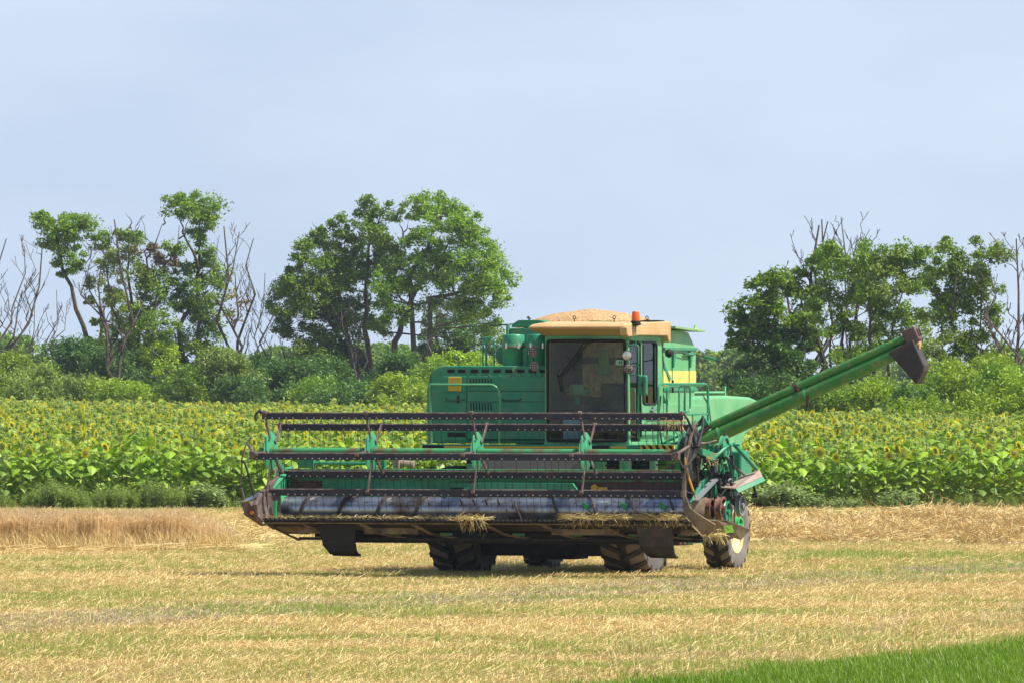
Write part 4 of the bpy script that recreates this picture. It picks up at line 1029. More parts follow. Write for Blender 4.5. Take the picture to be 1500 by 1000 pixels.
# ---- air cleaners and the engine gear on the deck
def cleaner(u):
    mb = MB(); c = (u, -.28, 3.33); mb.lathe([(.165, 0), (.172, .02), (.172, .29), (.18, .30)], c, 'z', 28); o = mb.build('air_cleaner', M_green, H)
    mb = MB(); mb.lathe([(.186, .28), (.188, .31), (.188, .33), (.178, .34), (.176, .47), (.160, .49), (0, .50)], c, 'z', 28); mb.build('lid', M_green, o)
    mb = MB(); mb.lathe([(.19, .285), (.192, .29), (.192, .305), (.188, .31)], c, 'z', 28); mb.build('clamp_ring', M_tan, o)
    mb = MB()
    for a in (-1.9, -.8): mb.box(u + .186 * math.cos(a) - .012, u + .186 * math.cos(a) + .012, -.28 + .186 * math.sin(a) - .02, -.28 + .186 * math.sin(a) + .01, 3.60, 3.69)
    mb.build('latch', M_bolt, o)
cleaner(-.51); cleaner(-.10)
mb = MB(); mb.lathe([(0, -.4), (.14, -.4), (.155, -.37), (.155, .3), (0, .3)], (-.72, .25, 3.5), 'y', 24); mb.box(-.34, -.27, -.32, -.2, 3.33, 3.6); mb.build('muffler', M_green, H)
mb = MB(); mb.lathe([(.10, 3.33), (.10, 3.68)], (-.64, .05, 0), 'z', 20); q = mb.build('intake_pipe', M_green, H)
mb = MB(); mb.lathe([(.155, 3.68), (.16, 3.70), (.16, 3.79), (.15, 3.80), (0, 3.81)], (-.64, .05, 0), 'z', 24); mb.build('cap', M_grey, q)
mb = MB(); mb.tube(bend([(-1.02, -.3, 3.33), (-1.02, -.3, 3.77), (-.83, -.3, 3.77), (-.83, -.3, 3.33)], .05), .013, 8); mb.tube([(-.965, -.3, 3.33), (-.965, -.3, 3.77)], .02, 8); mb.tube([(-1.02, -.3, 3.35), (-1.0, -.1, 3.35)], .012, 5); mb.build('guard_rail', M_green, H)
mb = MB(); mb.box(-.98, -.1, .9, 1.2, 3.33, 3.93); mb.box(-1.03, -.99, .85, .95, 3.33, 4.0); mb.prism([(-.98, 3.94), (-.30, 3.94), (-.36, 4.02), (-.5, 4.06), (-.85, 4.06), (-.95, 4.0)], .95, 1.3, 'y'); mb.build('tank_corner_box', M_green, H, bevel=.01)
mb = MB(); mb.plate([(-1.35, 1.0, 3.97), (-1.0, 1.0, 3.99), (-1.0, 1.3, 4.0), (-1.35, 1.3, 3.98)], .02); mb.tube([(-.75, 1., 4.0), (-.66, 1., 4.09)], .01, 5); mb.lathe([(0, -.03), (.03, 0), (0, .03)], (-.70, 1., 4.10), 'z', 8); mb.build('tank_flap', M_dark, H)

# ---- cab
cab = MB()
def pillar(sh, p, q, wx, wy):
    p, q = Vector(p), Vector(q); a = []
    for c in (p, q): a += [(c.x - wx, c.y - wy, c.z), (c.x + wx, c.y - wy, c.z), (c.x + wx, c.y + wy, c.z), (c.x - wx, c.y + wy, c.z)]
    sh.add(a, [(0, 3, 2, 1), (4, 5, 6, 7)] + [(i, (i + 1) % 4, (i + 1) % 4 + 4, i + 4) for i in range(4)])
pillar(cab, (.235, -.80, 2.1), (.215, -.74, 3.80), .03, .04)
pillar(cab, (1.585, -.80, 2.1), (1.545, -.74, 3.80), .028, .04)
cab.box(.2, 1.6, -.80, -.70, 3.735, 3.82); cab.box(.19, 1.62, -.84, .95, 2.06, 2.13)
pillar(cab, (1.585, -.22, 2.1), (1.56, -.22, 3.8), .03, .03); pillar(cab, (1.60, .74, 2.1), (1.56, .74, 3.8), .03, .14)
cab.box(.19, .24, -.7, .95, 2.1, 3.8); cab.box(1.53, 1.6, -.7, .95, 3.72, 3.82)
cab.prism([(.28, 2.13), (1.54, 2.13), (1.54, 2.17), (1.45, 2.14), (.40, 2.14), (.28, 2.20)], -.83, -.78, 'y')
cabo = cab.build('cab', M_greenlt, H, bevel=.012)
# door with its window frames
mb = MB(); mb.box(1.565, 1.61, -.18, .60, 2.13, 2.72); mb.box(1.565, 1.60, -.18, -.12, 2.7, 3.75); mb.box(1.565, 1.60, .56, .62, 2.7, 3.75); mb.box(1.565, 1.60, -.18, .62, 3.70, 3.75)
door = mb.build('door', M_greenlt, cabo, bevel=.012)
mb = MB(); mb.tube(bend([(1.61, -.13, 3.70), (1.61, .57, 3.70), (1.61, .57, 2.72), (1.61, -.13, 2.72), (1.61, -.13, 3.66)], .1), .016, 6); mb.tube(bend([(1.60, -.72, 3.68), (1.60, -.26, 3.70), (1.62, -.26, 2.2)], .08), .014, 6); mb.build('window_seal', M_black, cabo)
mb = MB(); mb.tube([(1.63, .2, 2.62), (1.63, .5, 2.64)], .014, 6); mb.box(1.60, 1.64, .3, .42, 2.58, 2.68); mb.build('handle', M_grey, cabo)
# windscreen: gently curved sheet with rubber round it
V, F = [], []; nx_ = 12
def wy(t, z): return -.845 - .07 * (1 - (2 * t - 1) ** 2) + (z - 2.15) * .036
for j, z in enumerate((2.15, 2.7, 3.2, 3.72)):
    x0 = .262 - .018 * (z - 2.15); x1 = 1.565 - .03 * (z - 2.15)
    for i in range(nx_ + 1): t = i / nx_; V.append((x0 + (x1 - x0) * t, wy(t, z), z))
for j in range(3):
    for i in range(nx_): a = j * (nx_ + 1) + i; F.append((a, a + 1, a + nx_ + 2, a + nx_ + 1))
me = bpy.data.meshes.new('windscreen'); me.from_pydata(V, [], F); me.polygons.foreach_set('use_smooth', [True] * len(F)); link_mesh('windscreen', me, M_glass, cabo)
edge = [V[i] for i in range(nx_ + 1)] + [V[j * (nx_ + 1) + nx_] for j in (1, 2)] + [V[3 * (nx_ + 1) + i] for i in range(nx_, -1, -1)] + [V[j * (nx_ + 1)] for j in (2, 1)]
mb = MB(); pts = bend(edge + [edge[0]], .12, 5); mb.tube(pts, .026, 6); mb.build('windscreen_seal', M_black, cabo)
mb = MB(); mb.box(1.575, 1.582, -.70, -.26, 2.2, 3.68); mb.box(1.578, 1.584, -.12, .56, 2.72, 3.70); mb.build('side_window', M_sglass, cabo)
# what is seen through the windscreen
mb = MB(); mb.box(.24, 1.56, .90, .94, 2.13, 3.75); mb.build('rear_window', M_chaff, cabo)
mb = MB(); mb.box(.24, 1.56, .86, .898, 3.36, 3.46); mb.box(.24, 1.56, .70, .80, 2.62, 2.84); mb.box(.24, 1.56, -.72, .9, 2.13, 2.16); mb.box(.242, .25, -.68, .9, 2.13, 3.74); mb.build('cab_bars_and_shade', M_dark, cabo, bevel=.01)  # bars and floor; dark sheet added on the left to dull the sunlit wall
seat = MB(); seat.box(.66, 1.16, .05, .55, 2.45, 2.62); seat.box(.68, 1.14, .48, .60, 2.60, 3.05); seat.box(.80, 1.02, .2, .4, 2.15, 2.46); seat.build('seat', M_dark, cabo, bevel=.05, seg=3)
mb = MB(); mb.prism([(x_ - .27, z_) for x_, z_ in [(.80, 3.18), (1.0, 3.18), (1.03, 3.24), (.99, 3.30), (.99, 3.58), (.82, 3.58), (.80, 3.28), (.77, 3.24)]], .82, .85, 'y'); mb.build('rear_ventilator', M_greenlt, cabo, bevel=.01)
mb = MB(); mb.tube([(.50, -.10, 2.16), (.55, -.25, 2.55), (.56, -.32, 2.92)], [.07, .05, .04], 10); mb.lathe([(0, .06), (.11, .03), (.13, -.10), (.05, -.16)], (.56, -.30, 3.0), 'z', 14)
a = [(.56 + .2 * math.cos(t * .39), -.25 + .19 * math.sin(t * .39), 2.93 + .05 * math.sin(t * .39)) for t in range(16)]; mb.tube(a, .014, 6, closed=True); mb.build('steering_column', M_green, cabo)
mb = MB(); mb.tube([(.42, -.6, 2.9), (.40, -.6, 3.5)], .014, 6); mb.tube([(1.3, .1, 2.2), (1.32, 0, 2.9)], .02, 6); mb.box(1.28, 1.5, -.4, .3, 2.3, 2.72); mb.box(.46, .78, -.55, -.35, 2.62, 2.72); mb.build('control_console', M_dark, cabo, bevel=.02)
mb = MB(); mb.tube([(.90, -.93, 3.71), (.70, -.925, 3.44), (.47, -.895, 3.16)], .011, 5); mb.tube([(.97, -.93, 3.70), (.74, -.925, 3.42), (.52, -.90, 3.18)], .009, 5); mb.tube([(.44, -.89, 3.20), (.50, -.90, 2.92)], .015, 5); mb.tube([(.62, -.915, 3.47), (.74, -.92, 3.25)], .006, 4); mb.box(.86, 1.0, -.945, -.91, 3.68, 3.75); mb.build('wiper', M_black, cabo)
mb = MB(); mb.box(1.40, 1.53, -.885, -.878, 3.34, 3.42); mb.build('inspection_sticker', mat("green_sticker", (.25, .5, .3), rough=.5), cabo)
mb = MB(); mb.box(1.46, 1.475, -.888, -.884, 3.36, 3.40); mb.box(1.49, 1.505, -.888, -.884, 3.36, 3.40); mb.build('sticker_mark', M_black, cabo)
# roof: three stacked outlines
def ring4(x0, x1, y0, y1, z): return [(x0, y0, z), (x1, y0, z), (x1, y1, z), (x0, y1, z)]
rf = MB(); rings = [ring4(.20, 1.55, -.84, .95, 3.80), ring4(.06, 1.60, -1.20, 1.0, 3.90), ring4(.05, 1.66, -1.22, 1.02, 3.935), ring4(.10, 1.66, -1.17, 1.02, 3.975), ring4(.30, 1.5, -.9, .9, 4.02)]
V = [p for r_ in rings for p in r_]; F = [(3, 2, 1, 0), (16, 17, 18, 19)] + [(k * 4 + i, k * 4 + (i + 1) % 4, k * 4 + 4 + (i + 1) % 4, k * 4 + 4 + i) for k in range(4) for i in range(4)]
rf.add(V, F)
rf.prism([(-1.20, 3.80), (-1.10, 3.775), (-.55, 3.80), (.85, 3.80), (.93, 3.70), (1.02, 3.70), (1.04, 3.99), (.95, 4.03), (-.95, 4.0), (-1.22, 3.93)], 1.57, 1.70, 'x')
roof = rf.build('roof', M_cream, cabo, bevel=.03, seg=3)
for (x, y) in ((.72, -.9), (1.40, -.95), (1.55, .25)):
    mb = MB(); mb.tube([(x, y, 4.0), (x, y, 4.06)], .008, 5); mb.tube([(x + .024 * math.cos(t), y, 4.085 + .024 * math.sin(t)) for t in [k * .63 for k in range(10)]], .007, 5, closed=True); mb.build('lifting_eye', M_dark, cabo)
mb = MB(); mb.tube([(1.32, .3, 4.02), (1.58, .3, 4.05)], .012, 5); mb.box(1.44, 1.66, .5, .62, 4.0, 4.05); mb.build('roof_fitting', M_dark, cabo)
# beacon on its stalk, front left corner
mb = MB(); mb.tube([(1.735, -.88, 3.95), (1.735, -.88, 3.60)], .010, 6); mb.tube([(1.735, -.88, 3.935), (1.735, -.88, 3.96)], [.016, .05], 10); bc = mb.build('beacon_stalk', M_green, H)
mb = MB(); mb.lathe([(.0, 3.955), (.07, 3.96), (.088, 3.975), (.088, 3.985), (.078, 3.99), (.076, 4.03), (0, 4.03)], (1.735, -.88, 0), 'z', 20); mb.build('beacon_base', M_black, bc)
mb = MB(); mb.lathe([(.068, 4.03), (.066, 4.06), (.056, 4.165), (.045, 4.18), (0, 4.183)], (1.735, -.88, 0), 'z', 20); mb.build('beacon_dome', M_orange, bc)
# mirror and lamp bracket
mb = MB(); mb.tube(bend([(1.60, -.84, 3.65), (1.78, -.88, 3.65), (1.78, -.88, 3.33), (1.62, -.84, 3.33)], .04), .014, 6); mb.tube([(1.66, -.86, 3.19), (1.80, -.88, 3.18), (1.84, -.9, 3.10)], .012, 6); mb.tube([(1.78, -.88, 3.33), (1.76, -.86, 2.2)], .010, 6); mb.tube(bend([(1.62, -.83, 2.95), (1.72, -.85, 2.97), (1.72, -.85, 2.3)], .06), .010, 6)
mb.build('lamp_bracket', M_green, H)
mb = MB(); mb.box(1.80, 1.95, -.98, -.91, 2.86, 3.18); mir = mb.build('mirror', M_green, H, bevel=.03, seg=3)
mb = MB(); mb.box(1.865, 1.885, -1.0, -.97, 3.0, 3.06); mb.tube([(1.89, -.985, 3.17), (1.89, -.99, 2.9)], .005, 4); mb.build('clamp', M_dark, mir)
def lamp(u, z, lens, v=-.90, r=.082):
    mb = MB(); mb.lathe([(0, .10), (.04, .09), (r * .95, .03), (r, .0), (r, -.012), (r * .9, -.015)], (u, v, z), 'y', 20)
    o = mb.build('work_lamp', M_arm, H)
    mb = MB(); mb.lathe([(r * .93, -.012), (r * .6, -.026), (0, -.032)], (u, v, z), 'y', 20); mb.build('lens', lens, o)
    mb = MB(); mb.tube([(u, v + .05, z - r), (u + .02, v + .02, z - r - .05)], .01, 4)
    if lens is not M_chrome:
        for k in (-1, 0, 1): mb.box(u - r * .85, u + r * .85, v - .036, v - .031, z + k * r * .45 - .003, z + k * r * .45 + .003); mb.box(u + k * r * .45 - .003, u + k * r * .45 + .003, v - .036, v - .031, z - r * .85, z + r * .85)
    mb.build('guard', M_dark, o); return o
M_lens = mat("dusty_lens", (.42, .38, .34), rough=.35, var=(.25, .2, .17), vscale=14)
lamp(1.60, 3.49, M_chrome); lamp(1.625, 3.28, M_lens); lamp(.02, 3.54, M_lens); lamp(.05, 3.32, M_lens)
mb = MB(); mb.lathe([(0, -.05), (.05, -.05), (.075, 0), (.05, .05), (0, .06)], (1.68, .98, 3.53), 'x', 14); mb.build('horn', M_black, H)

# ---- grain tank
tk = [(.97, 2.9), (1.2, 2.72), (2.4, 2.72), (2.66, 2.95), (2.70, 3.6), (2.30, 3.86), (.97, 3.92)]
mb = MB(); mb.prism(tk, -1.0, 1.58, 'x'); tank = mb.build('grain_tank', M_greenlt, H, bevel=.012)
mb = MB(); mb.prism([(.98, 3.01), (2.67, 3.01), (2.68, 3.25), (.98, 3.25)], 1.578, 1.588, 'x'); mb.build('yellow_band', M_palyel, tank)
mb = MB()
mb.box(1.57, 1.61, .98, 2.72, 3.58, 3.62); mb.box(1.57, 1.60, .98, 2.72, 2.93, 2.985)
for y in (1.42, 2.30): mb.prism([(y, 3.56), (y + .16, 3.56), (y + .03, 3.3), (y, 3.3)], 1.58, 1.62, 'x'); mb.box(1.585, 1.595, y, y + .02, 3.0, 3.6)
mb.plate([(1.58, 1.0, 3.40), (1.60, 1.32, 3.12), (1.60, 1.26, 3.10), (1.58, 1.0, 3.32)], .02)
mb.build('rib', M_green, tank)
mb = MB(); mb.prism([(1.1, 2.74), (2.5, 2.74), (2.1, 2.46), (1.5, 2.46)], .6, 1.50, 'x'); mb.build('hopper', M_green, tank, bevel=.02)
mb = MB(); mb.plate([(.9, 1.3, 3.95), (1.72, 1.2, 3.94), (1.72, 2.75, 3.88), (.9, 2.75, 3.90)], .03); mb.plate([(.3, 1.1, 4.04), (1.45, 1.1, 4.02), (1.45, 1.9, 4.01), (.3, 1.9, 4.03)], .02)
mb.plate([(1.70, 2.2, 3.90), (1.74, 2.3, 3.90), (1.72, 2.32, 3.98), (1.70, 2.25, 3.98)], .02); mb.build('tank_lid', mat("pale_green_lid", (.22, .42, .17), rough=.5, var=(.3, .46, .22), vscale=4), tank)
mb = MB(); mb.box(-.78, -.4, 1.0, 1.06, 3.90, 4.02); mb.box(1.1, 1.5, 1.2, 1.3, 3.95, 4.05); mb.build('extension_board', M_rustp, tank)
mb = MB(); mb.box(1.56, 1.60, .97, 2.3, 2.1, 2.73); mb.box(1.2, 1.58, .95, 3.2, 2.05, 2.7); mb.build('side_panel', M_greenlt, tank, bevel=.01)

# ---- rear hood
rh = [(2.5, 1.45), (2.5, 2.83), (4.6, 2.85), (5.9, 2.82), (6.45, 2.74), (6.68, 2.62), (6.78, 2.45), (5.6, 2.2), (5.35, 1.95), (5.2, 1.45)]
mb = MB(); mb.prism(rh, -1.45, 1.5, 'x'); rear = mb.build('rear_hood', M_greenlt, H, bevel=.05, seg=3)
mb = MB(); mb.prism([(2.6, .95), (2.6, 1.9), (5.2, 1.9), (5.5, 1.3), (5.35, .95)], -1.3, 1.3, 'x'); mb.prism([(4.6, 1.3), (4.6, 1.95), (5.65, 1.95), (5.9, 1.45), (5.3, 1.3)], 1.5, 1.54, 'x'); mb.build('side_panel', M_green, rear, bevel=.02)
mb = MB(); mb.box(1.2, 1.24, 3.6, 3.66, 2.83, 3.02); mb.box(1.2, 1.24, 5.3, 5.36, 2.80, 3.0); mb.tube([(1.22, 3.6, 2.9), (1.22, 5.35, 2.9)], .018, 6); mb.build('hinge_post', M_greenlt, rear)
mb = MB(); mb.tube([(1.503, 3.3, 2.86), (1.51, 3.6, 2.7), (1.51, 3.75, 2.3), (1.51, 3.75, 1.9)], .008, 4); mb.build('seam', M_dark, rear)

# ---- side platform and rails
mb = MB(); mb.box(1.62, 2.35, -.95, 1.9, 2.02, 2.08); sp = mb.build('side_platform', M_green, H, bevel=.008)
mb = MB(); a = 2.15
mb.tube(bend([(a, -1.0, 2.0), (a, -1.0, 3.04), (a, 1.55, 3.04), (a, 1.55, 1.95), (a, 1.1, 1.95)], .16, 6), .02, 8)
mb.tube([(a, -1.0, 2.56), (a, 1.55, 2.56)], .016, 6)
mb.tube(bend([(1.95, .05, 2.1), (1.95, .05, 3.0), (1.95, 1.9, 3.02)], .1), .018, 8); mb.tube([(2.15, -.2, 2.1), (2.15, -.2, 2.56)], .016, 6)
mb.tube(bend([(2.12, .15, 2.6), (2.12, .15, 3.0), (2.12, .72, 3.0), (2.12, .72, 2.6), (2.12, .15, 2.6)], .1), .016, 6); mb.tube([(2.12, .45, 2.1), (2.12, .45, 3.0)], .018, 6)
mb.tube([(2.15, .75, 2.08), (2.15, .75, 2.56)], .016, 6); mb.tube([(2.0, .3, 2.3), (2.25, -.2, 2.2)], .014, 5); mb.build('handrail', M_green, sp)
mb = MB(); mb.tube([(1.7, .5, 2.85), (1.68, .42, 2.45), (1.72, .5, 2.1)], .015, 6); mb.tube([(1.64, 1.3, 3.1), (1.64, 1.3, 2.9)], .02, 6); mb.build('hose', M_black, sp)

# ---- unloading auger, swung out to the picture's right and raised
A0, A1 = Vector((1.25, .62, 1.64)), Vector((5.64, .50, 3.53))
ax = (A1 - A0).normalized(); upv = Vector((0, 0, 1)); upv = (upv - ax * upv.dot(ax)).normalized(); sdv = ax.cross(upv)
def on(t, up=0., sd_=0.): return A0 + ax * t + upv * up + sdv * sd_
LN = (A1 - A0).length
mb = MB(); mb.tube([on(0), on(1.4), on(LN)], [.135, .122, .098], 24); aug = mb.build('unloading_auger', M_greenaug, H)
mb = MB(); mb.tube([on(1.45, .175), on(LN + .28, .155)], .068, 20); mb.build('upper_tube', M_greenaug, aug)
mb = MB(); mb.plate([on(1.5, .12, -.05), on(LN + .2, .12, -.05), on(LN + .2, .15, -.05), on(1.5, .15, -.05)], .02); mb.build('seam', M_dark, aug)
mb = MB()
for t in (1.55, 3.12): mb.tube([on(t - .02), on(t + .02)], .143 - .0095 * t, 24)
mb.build('band', M_greenlt, aug)
mb = MB(); mb.tube([on(2.98, .163), on(3.04, .163)], .074, 20); mb.box(-.02, .02, -.02, .02, -.1, .1, Matrix.Translation(on(3.12, -.12, .1))); mb.plate([on(2.95, .24, .03), on(3.05, .08, .10), on(3.09, .08, .10), on(3.0, .24, .03)], .012); mb.build('clamp', M_rustp, aug)
mb = MB(); mb.plate([on(1.0, .10, .02), on(1.42, .23, .05), on(1.47, .15, .08), on(1.0, .03, .12)], .03); mb.plate([on(.5, .13, .05), on(1.05, .13, .05), on(1.05, .17, .05), on(.5, .17, .05)], .04); mb.build('hinge_plate', M_rustp, aug)
mb = MB(); mb.tube([on(.3, .25, -.1), on(.95, .26, -.1), on(1.35, .34, -.1)], .02, 6); mb.plate([on(1.25, .30, .06), on(1.42, .36, .06), on(1.45, .22, .06), on(1.35, .2, .06)], .05); mb.build('swing_rod', M_green, aug)
mb = MB()      # head casting and dark discharge spout
e = LN + .22
hdM = Matrix.Translation(on(e + .10, .155)) @ Matrix((ax, sdv, upv)).transposed().to_4x4()
mb.box(-.12, .12, -.10, .10, -.12, .12, hdM); mb.lathe([(0, -.12), (.05, -.12), (.05, -.08)], tuple(on(e + .1, .19)), 'x', 10); ho = mb.build('auger_head', M_arm, aug, bevel=.03, seg=3)
mb = MB()
for k in (-1, 1): mb.box(.115, .13, k * .05 - .025, k * .05 + .025, -.06, .06, hdM)
mb.build('opening', M_black, ho)
mb = MB(); s0, s1 = on(LN - .12, .06), on(LN + .34, .08)
dn = Vector((.12, 0, -1)); dep = Vector((0, .15, 0))
prof = [s0, s1, s0 + Vector((.60, 0, -.20)), s0 + Vector((.59, 0, -.29)), s0 + Vector((.47, 0, -.50))]
n_ = len(prof); V = [tuple(p - dep) for p in prof] + [tuple(p + dep) for p in prof]; mb.add(V, [list(range(n_))[::-1], [i + n_ for i in range(n_)]] + [[i, (i + 1) % n_, (i + 1) % n_ + n_, i + n_] for i in range(n_)])
mb.build('spout', mat("spout_rubber", (.03, .026, .03), rough=.6, var=(.075, .055, .05), vscale=5, mask=(.45, .7)), aug, bevel=.02)
mb = MB(); q = on(LN + .30, .02); mb.tube([q, q + Vector((.10, 0, -.02))], .06, 12); mb.build('bearing', M_creamtop, aug)
mb = MB(); c0, c1 = Vector((1.62, 2.45, 3.52)), on(3.0, .30)
k0 = Vector((1.60, 1.1, 3.55)); mb.tube([k0, Vector((1.64, 2.0, 3.53)), c0, c0.lerp(c1, .15), c0.lerp(c1, .5) + Vector((0, 0, -.03)), c1], .008, 5)
cb = mb.build('stay_cable', M_dark, aug)
mb = MB(); mb.tube([c0.lerp(c1, .12), c0.lerp(c1, .22)], .028, 8); mb.tube([c0 - Vector((0, .5, 0)), c0], .022, 6); mb.build('turnbuckle', M_green, cb)

# ---- header: trough, knife, auger, end plates
XL, XR = -3.48, 3.55
mb = MB()
prof = [(-3.74, .925), (-3.60, .90), (-3.30, .83), (-3.0, .82), (-2.80, .92), (-2.70, 1.15), (-2.68, 1.70), (-2.60, 1.70), (-2.62, 1.1), (-2.72, .84), (-2.95, .74), (-3.3, .76), (-3.62, .85), (-3.76, .885)]
mb.prism(prof, XL, XR, 'x')
mpanel = mat("header_back_paint", green, rough=.5, var=(.03, .34, .18), vscale=2)
nt = mpanel.node_tree; bs = nt.nodes['Principled BSDF']; src = bs.inputs['Base Color'].links[0].from_socket
tcn = nt.nodes.new("ShaderNodeTexCoord"); sx = nt.nodes.new("ShaderNodeSeparateXYZ"); nt.links.new(tcn.outputs['Object'], sx.inputs[0])
nz = nt.nodes.new("ShaderNodeTexNoise"); nz.inputs['Scale'].default_value = 2.4; nz.inputs['Detail'].default_value = 7; nt.links.new(tcn.outputs['Object'], nz.inputs[0])
rr = nt.nodes.new("ShaderNodeMapRange"); rr.inputs[1].default_value = .8; rr.inputs[2].default_value = 1.7; rr.inputs[3].default_value = -.06; rr.inputs[4].default_value = .22; nt.links.new(sx.outputs[0], rr.inputs[0])
ad = nt.nodes.new("ShaderNodeMath"); ad.operation = 'ADD'; nt.links.new(nz.outputs[0], ad.inputs[0]); nt.links.new(rr.outputs[0], ad.inputs[1])
th_ = nt.nodes.new("ShaderNodeMapRange"); th_.inputs[1].default_value = .565; th_.inputs[2].default_value = .585; nt.links.new(ad.outputs[0], th_.inputs[0])
mxr = nt.nodes.new("ShaderNodeMixRGB"); mxr.inputs[2].default_value = (.075, .036, .034, 1); nt.links.new(th_.outputs[0], mxr.inputs[0]); nt.links.new(src, mxr.inputs[1]); nt.links.new(mxr.outputs[0], bs.inputs['Base Color'])
M_floor = mat('trough_steel', (.07, .055, .045), rough=.6, metal=.3, var=(.035, .028, .025), vscale=4)
head = mb.build('header', M_floor, H)
mb = MB(); mb.box(XL, XR, -2.715, -2.69, 1.16, 1.64); mb.build('back_panel', mpanel, head)
mb = MB(); mb.box(XL, XR, -2.78, -2.56, 1.64, 1.71); mb.box(XL, XR, -2.72, -2.66, 1.52, 1.56); mb.build('top_beam', M_worn, head, bevel=.01)
mb = MB(); mb.box(-3.38, -2.86, -2.74, -2.69, 1.28, 1.52); mb.build('rusty_patch', M_rustp, head)
mb = MB(); mb.prism([(-.62, 1.34), (-.50, 1.29), (1.35, 1.29), (1.42, 1.40), (1.35, 1.50), (-.30, 1.50), (-.42, 1.42)], -2.86, -2.70, 'y'); mb.build('feeder_lip', M_disc2, head, bevel=.02)
mb = MB(); mb.lathe([(0, -2.745), (.065, -2.745), (.065, -2.69)], (1.67, 0, 1.42), 'y', 6); mb.box(1.74, 1.88, -2.75, -2.69, 1.38, 1.44); mb.build('emblem', M_yellow, head)
# brown underside, braces, bottom rails
mb = MB()
for x0, x1 in ((-3.0, -2.58), (-1.9, -1.0), (1.2, 2.3), (3.3, 3.50)): mb.box(x0, x1, -3.45, -3.15, .70, .80)
mb.box(XL, XR, -3.76, -3.70, .862, .884); mb.build('underside', M_tan, head, bevel=.01)
mb = MB(); mb.box(-3.12, 3.6, -3.08, -3.0, .595, .64); mb.box(-2.9, 3.5, -2.95, -2.8, .64, .72); mb.box(-2.5, 2.5, -2.75, -2.65, .35 + .2, .95); mb.build('bottom_rail', M_dark, head, bevel=.008)
mb = MB()
for x in (-2.75, -1.75, -.9, .3, 1.25, 2.2, 3.0): mb.box(x + .1, x + .3, -2.97, -2.94, .67, .715)
mb.build('green_rail', M_greenlt, head)
for x in (-2.72, -1.75, -.9, .3, 1.25, 2.2, 2.95):
    mb = MB(); p = [(x - .12, -3.66, .84), (x, -3.62, .78), (x + .10, -3.45, .70), (x + .22, -3.2, .65), (x + .38, -3.05, .63)]
    V, F = [], []
    for q in p: V += [(q[0] - .02, q[1], q[2]), (q[0] + .045, q[1], q[2]), (q[0] + .045, q[1], q[2] + .02), (q[0] - .02, q[1], q[2] + .02)]
    for i in range(4):
        for k in range(4): F.append((i * 4 + k, i * 4 + (k + 1) % 4, i * 4 + 4 + (k + 1) % 4, i * 4 + 4 + k))
    mb.add(V, F); mb.build('brace', M_tan, head)
mb = MB(); mb.plate([(XL, -3.74, .87), (XL, -3.66, .84), (XL + .42, -3.1, .60), (XL + .36, -3.1, .58)], .05, (1, -1, 0)); mb.plate([(XL + .1, -3.5, .80), (XL + .55, -3.5, .80), (XL + .62, -3.3, .70), (XL + .22, -3.3, .70)], .03); mb.build('brace', M_tan, head)
# knife with its row of guards
mb = MB(); mb.box(XL + .02, XR, -3.80, -3.70, .905, .925); kb = mb.build('knife_bar', M_dark, head)
mb = MB(); n = 92
for k in range(n):
    x = XL + .05 + k * (XR - XL - .1) / (n - 1); mb.add([(x - .018, -3.76, .90), (x + .018, -3.76, .90), (x + .018, -3.76, .945), (x - .018, -3.76, .945), (x, -3.93, .935)], [(0, 1, 2, 3), (1, 0, 4), (2, 1, 4), (3, 2, 4), (0, 3, 4)])
    if k % 2: mb.box(x - .012, x + .012, -3.765, -3.73, .93, .955)
mb.build('guards', M_black, kb)
o = MB()
for k in range(60): x = XL + .1 + k * .116; o.box(x, x + .045, -3.785, -3.76, .952, .958)
o.build('knife_sections', M_tan, kb)
# feed auger with flights of opposite hand
mb = MB(); mb.tube([(XL + .08, -3.12, 1.075), (XR - .05, -3.12, 1.075)], .205, 32); fa = mb.build('feed_auger', M_steel, head)
def flight(x0, x1, hand, ph):
    mb = MB(); n = int((x1 - x0) / .64 * 36); V, F = [], []
    for i in range(n + 1):
        x = x0 + (x1 - x0) * i / n; a = hand * 2 * math.pi * (x - x0) / .64 + ph
        for r, dx in ((.20, -.012), (.27, -.012), (.27, .012), (.20, .012)): V.append((x + dx, -3.12 - r * math.cos(a), 1.075 + r * math.sin(a)))
    for i in range(n):
        for k in range(4): F.append((i * 4 + k, i * 4 + (k + 1) % 4, i * 4 + 4 + (k + 1) % 4, i * 4 + 4 + k))
    mb.add(V, F, True); return mb.build('flight', M_bflight, fa)
M_bflight = mat("flight_steel", (.07, .06, .06), rough=.45, metal=.4, var=(.10, .08, .07), vscale=6)
flight(XL + .10, -.72, 1, 2.4); flight(.55, XR - .1, -1, .6)
mb = MB()
for k in range(4): x = -.32 + k * .205; mb.tube([(x, -3.28, 1.16), (x + .02, -3.44, 1.24)], .012, 6); mb.lathe([(.03, 0), (.028, .02), (0, .022)], (x, -3.30, 1.14), 'y', 8)
mb.build('finger', M_dark, fa)
mb = MB(); mb.tube([(XL + .08, -3.12, 1.10), (XL + .16, -3.12, 1.10)], .20, 24)
for k in range(4): x = 1.65 + k * .63; mb.plate([(x, -3.30, 1.22), (x + .12, -3.34, 1.17), (x + .14, -3.33, 1.06), (x + .04, -3.32, 1.12)], .01)
mb.build('paint_remnant', mat("bright_green_paint", (.03, .42, .12), rough=.5), fa)
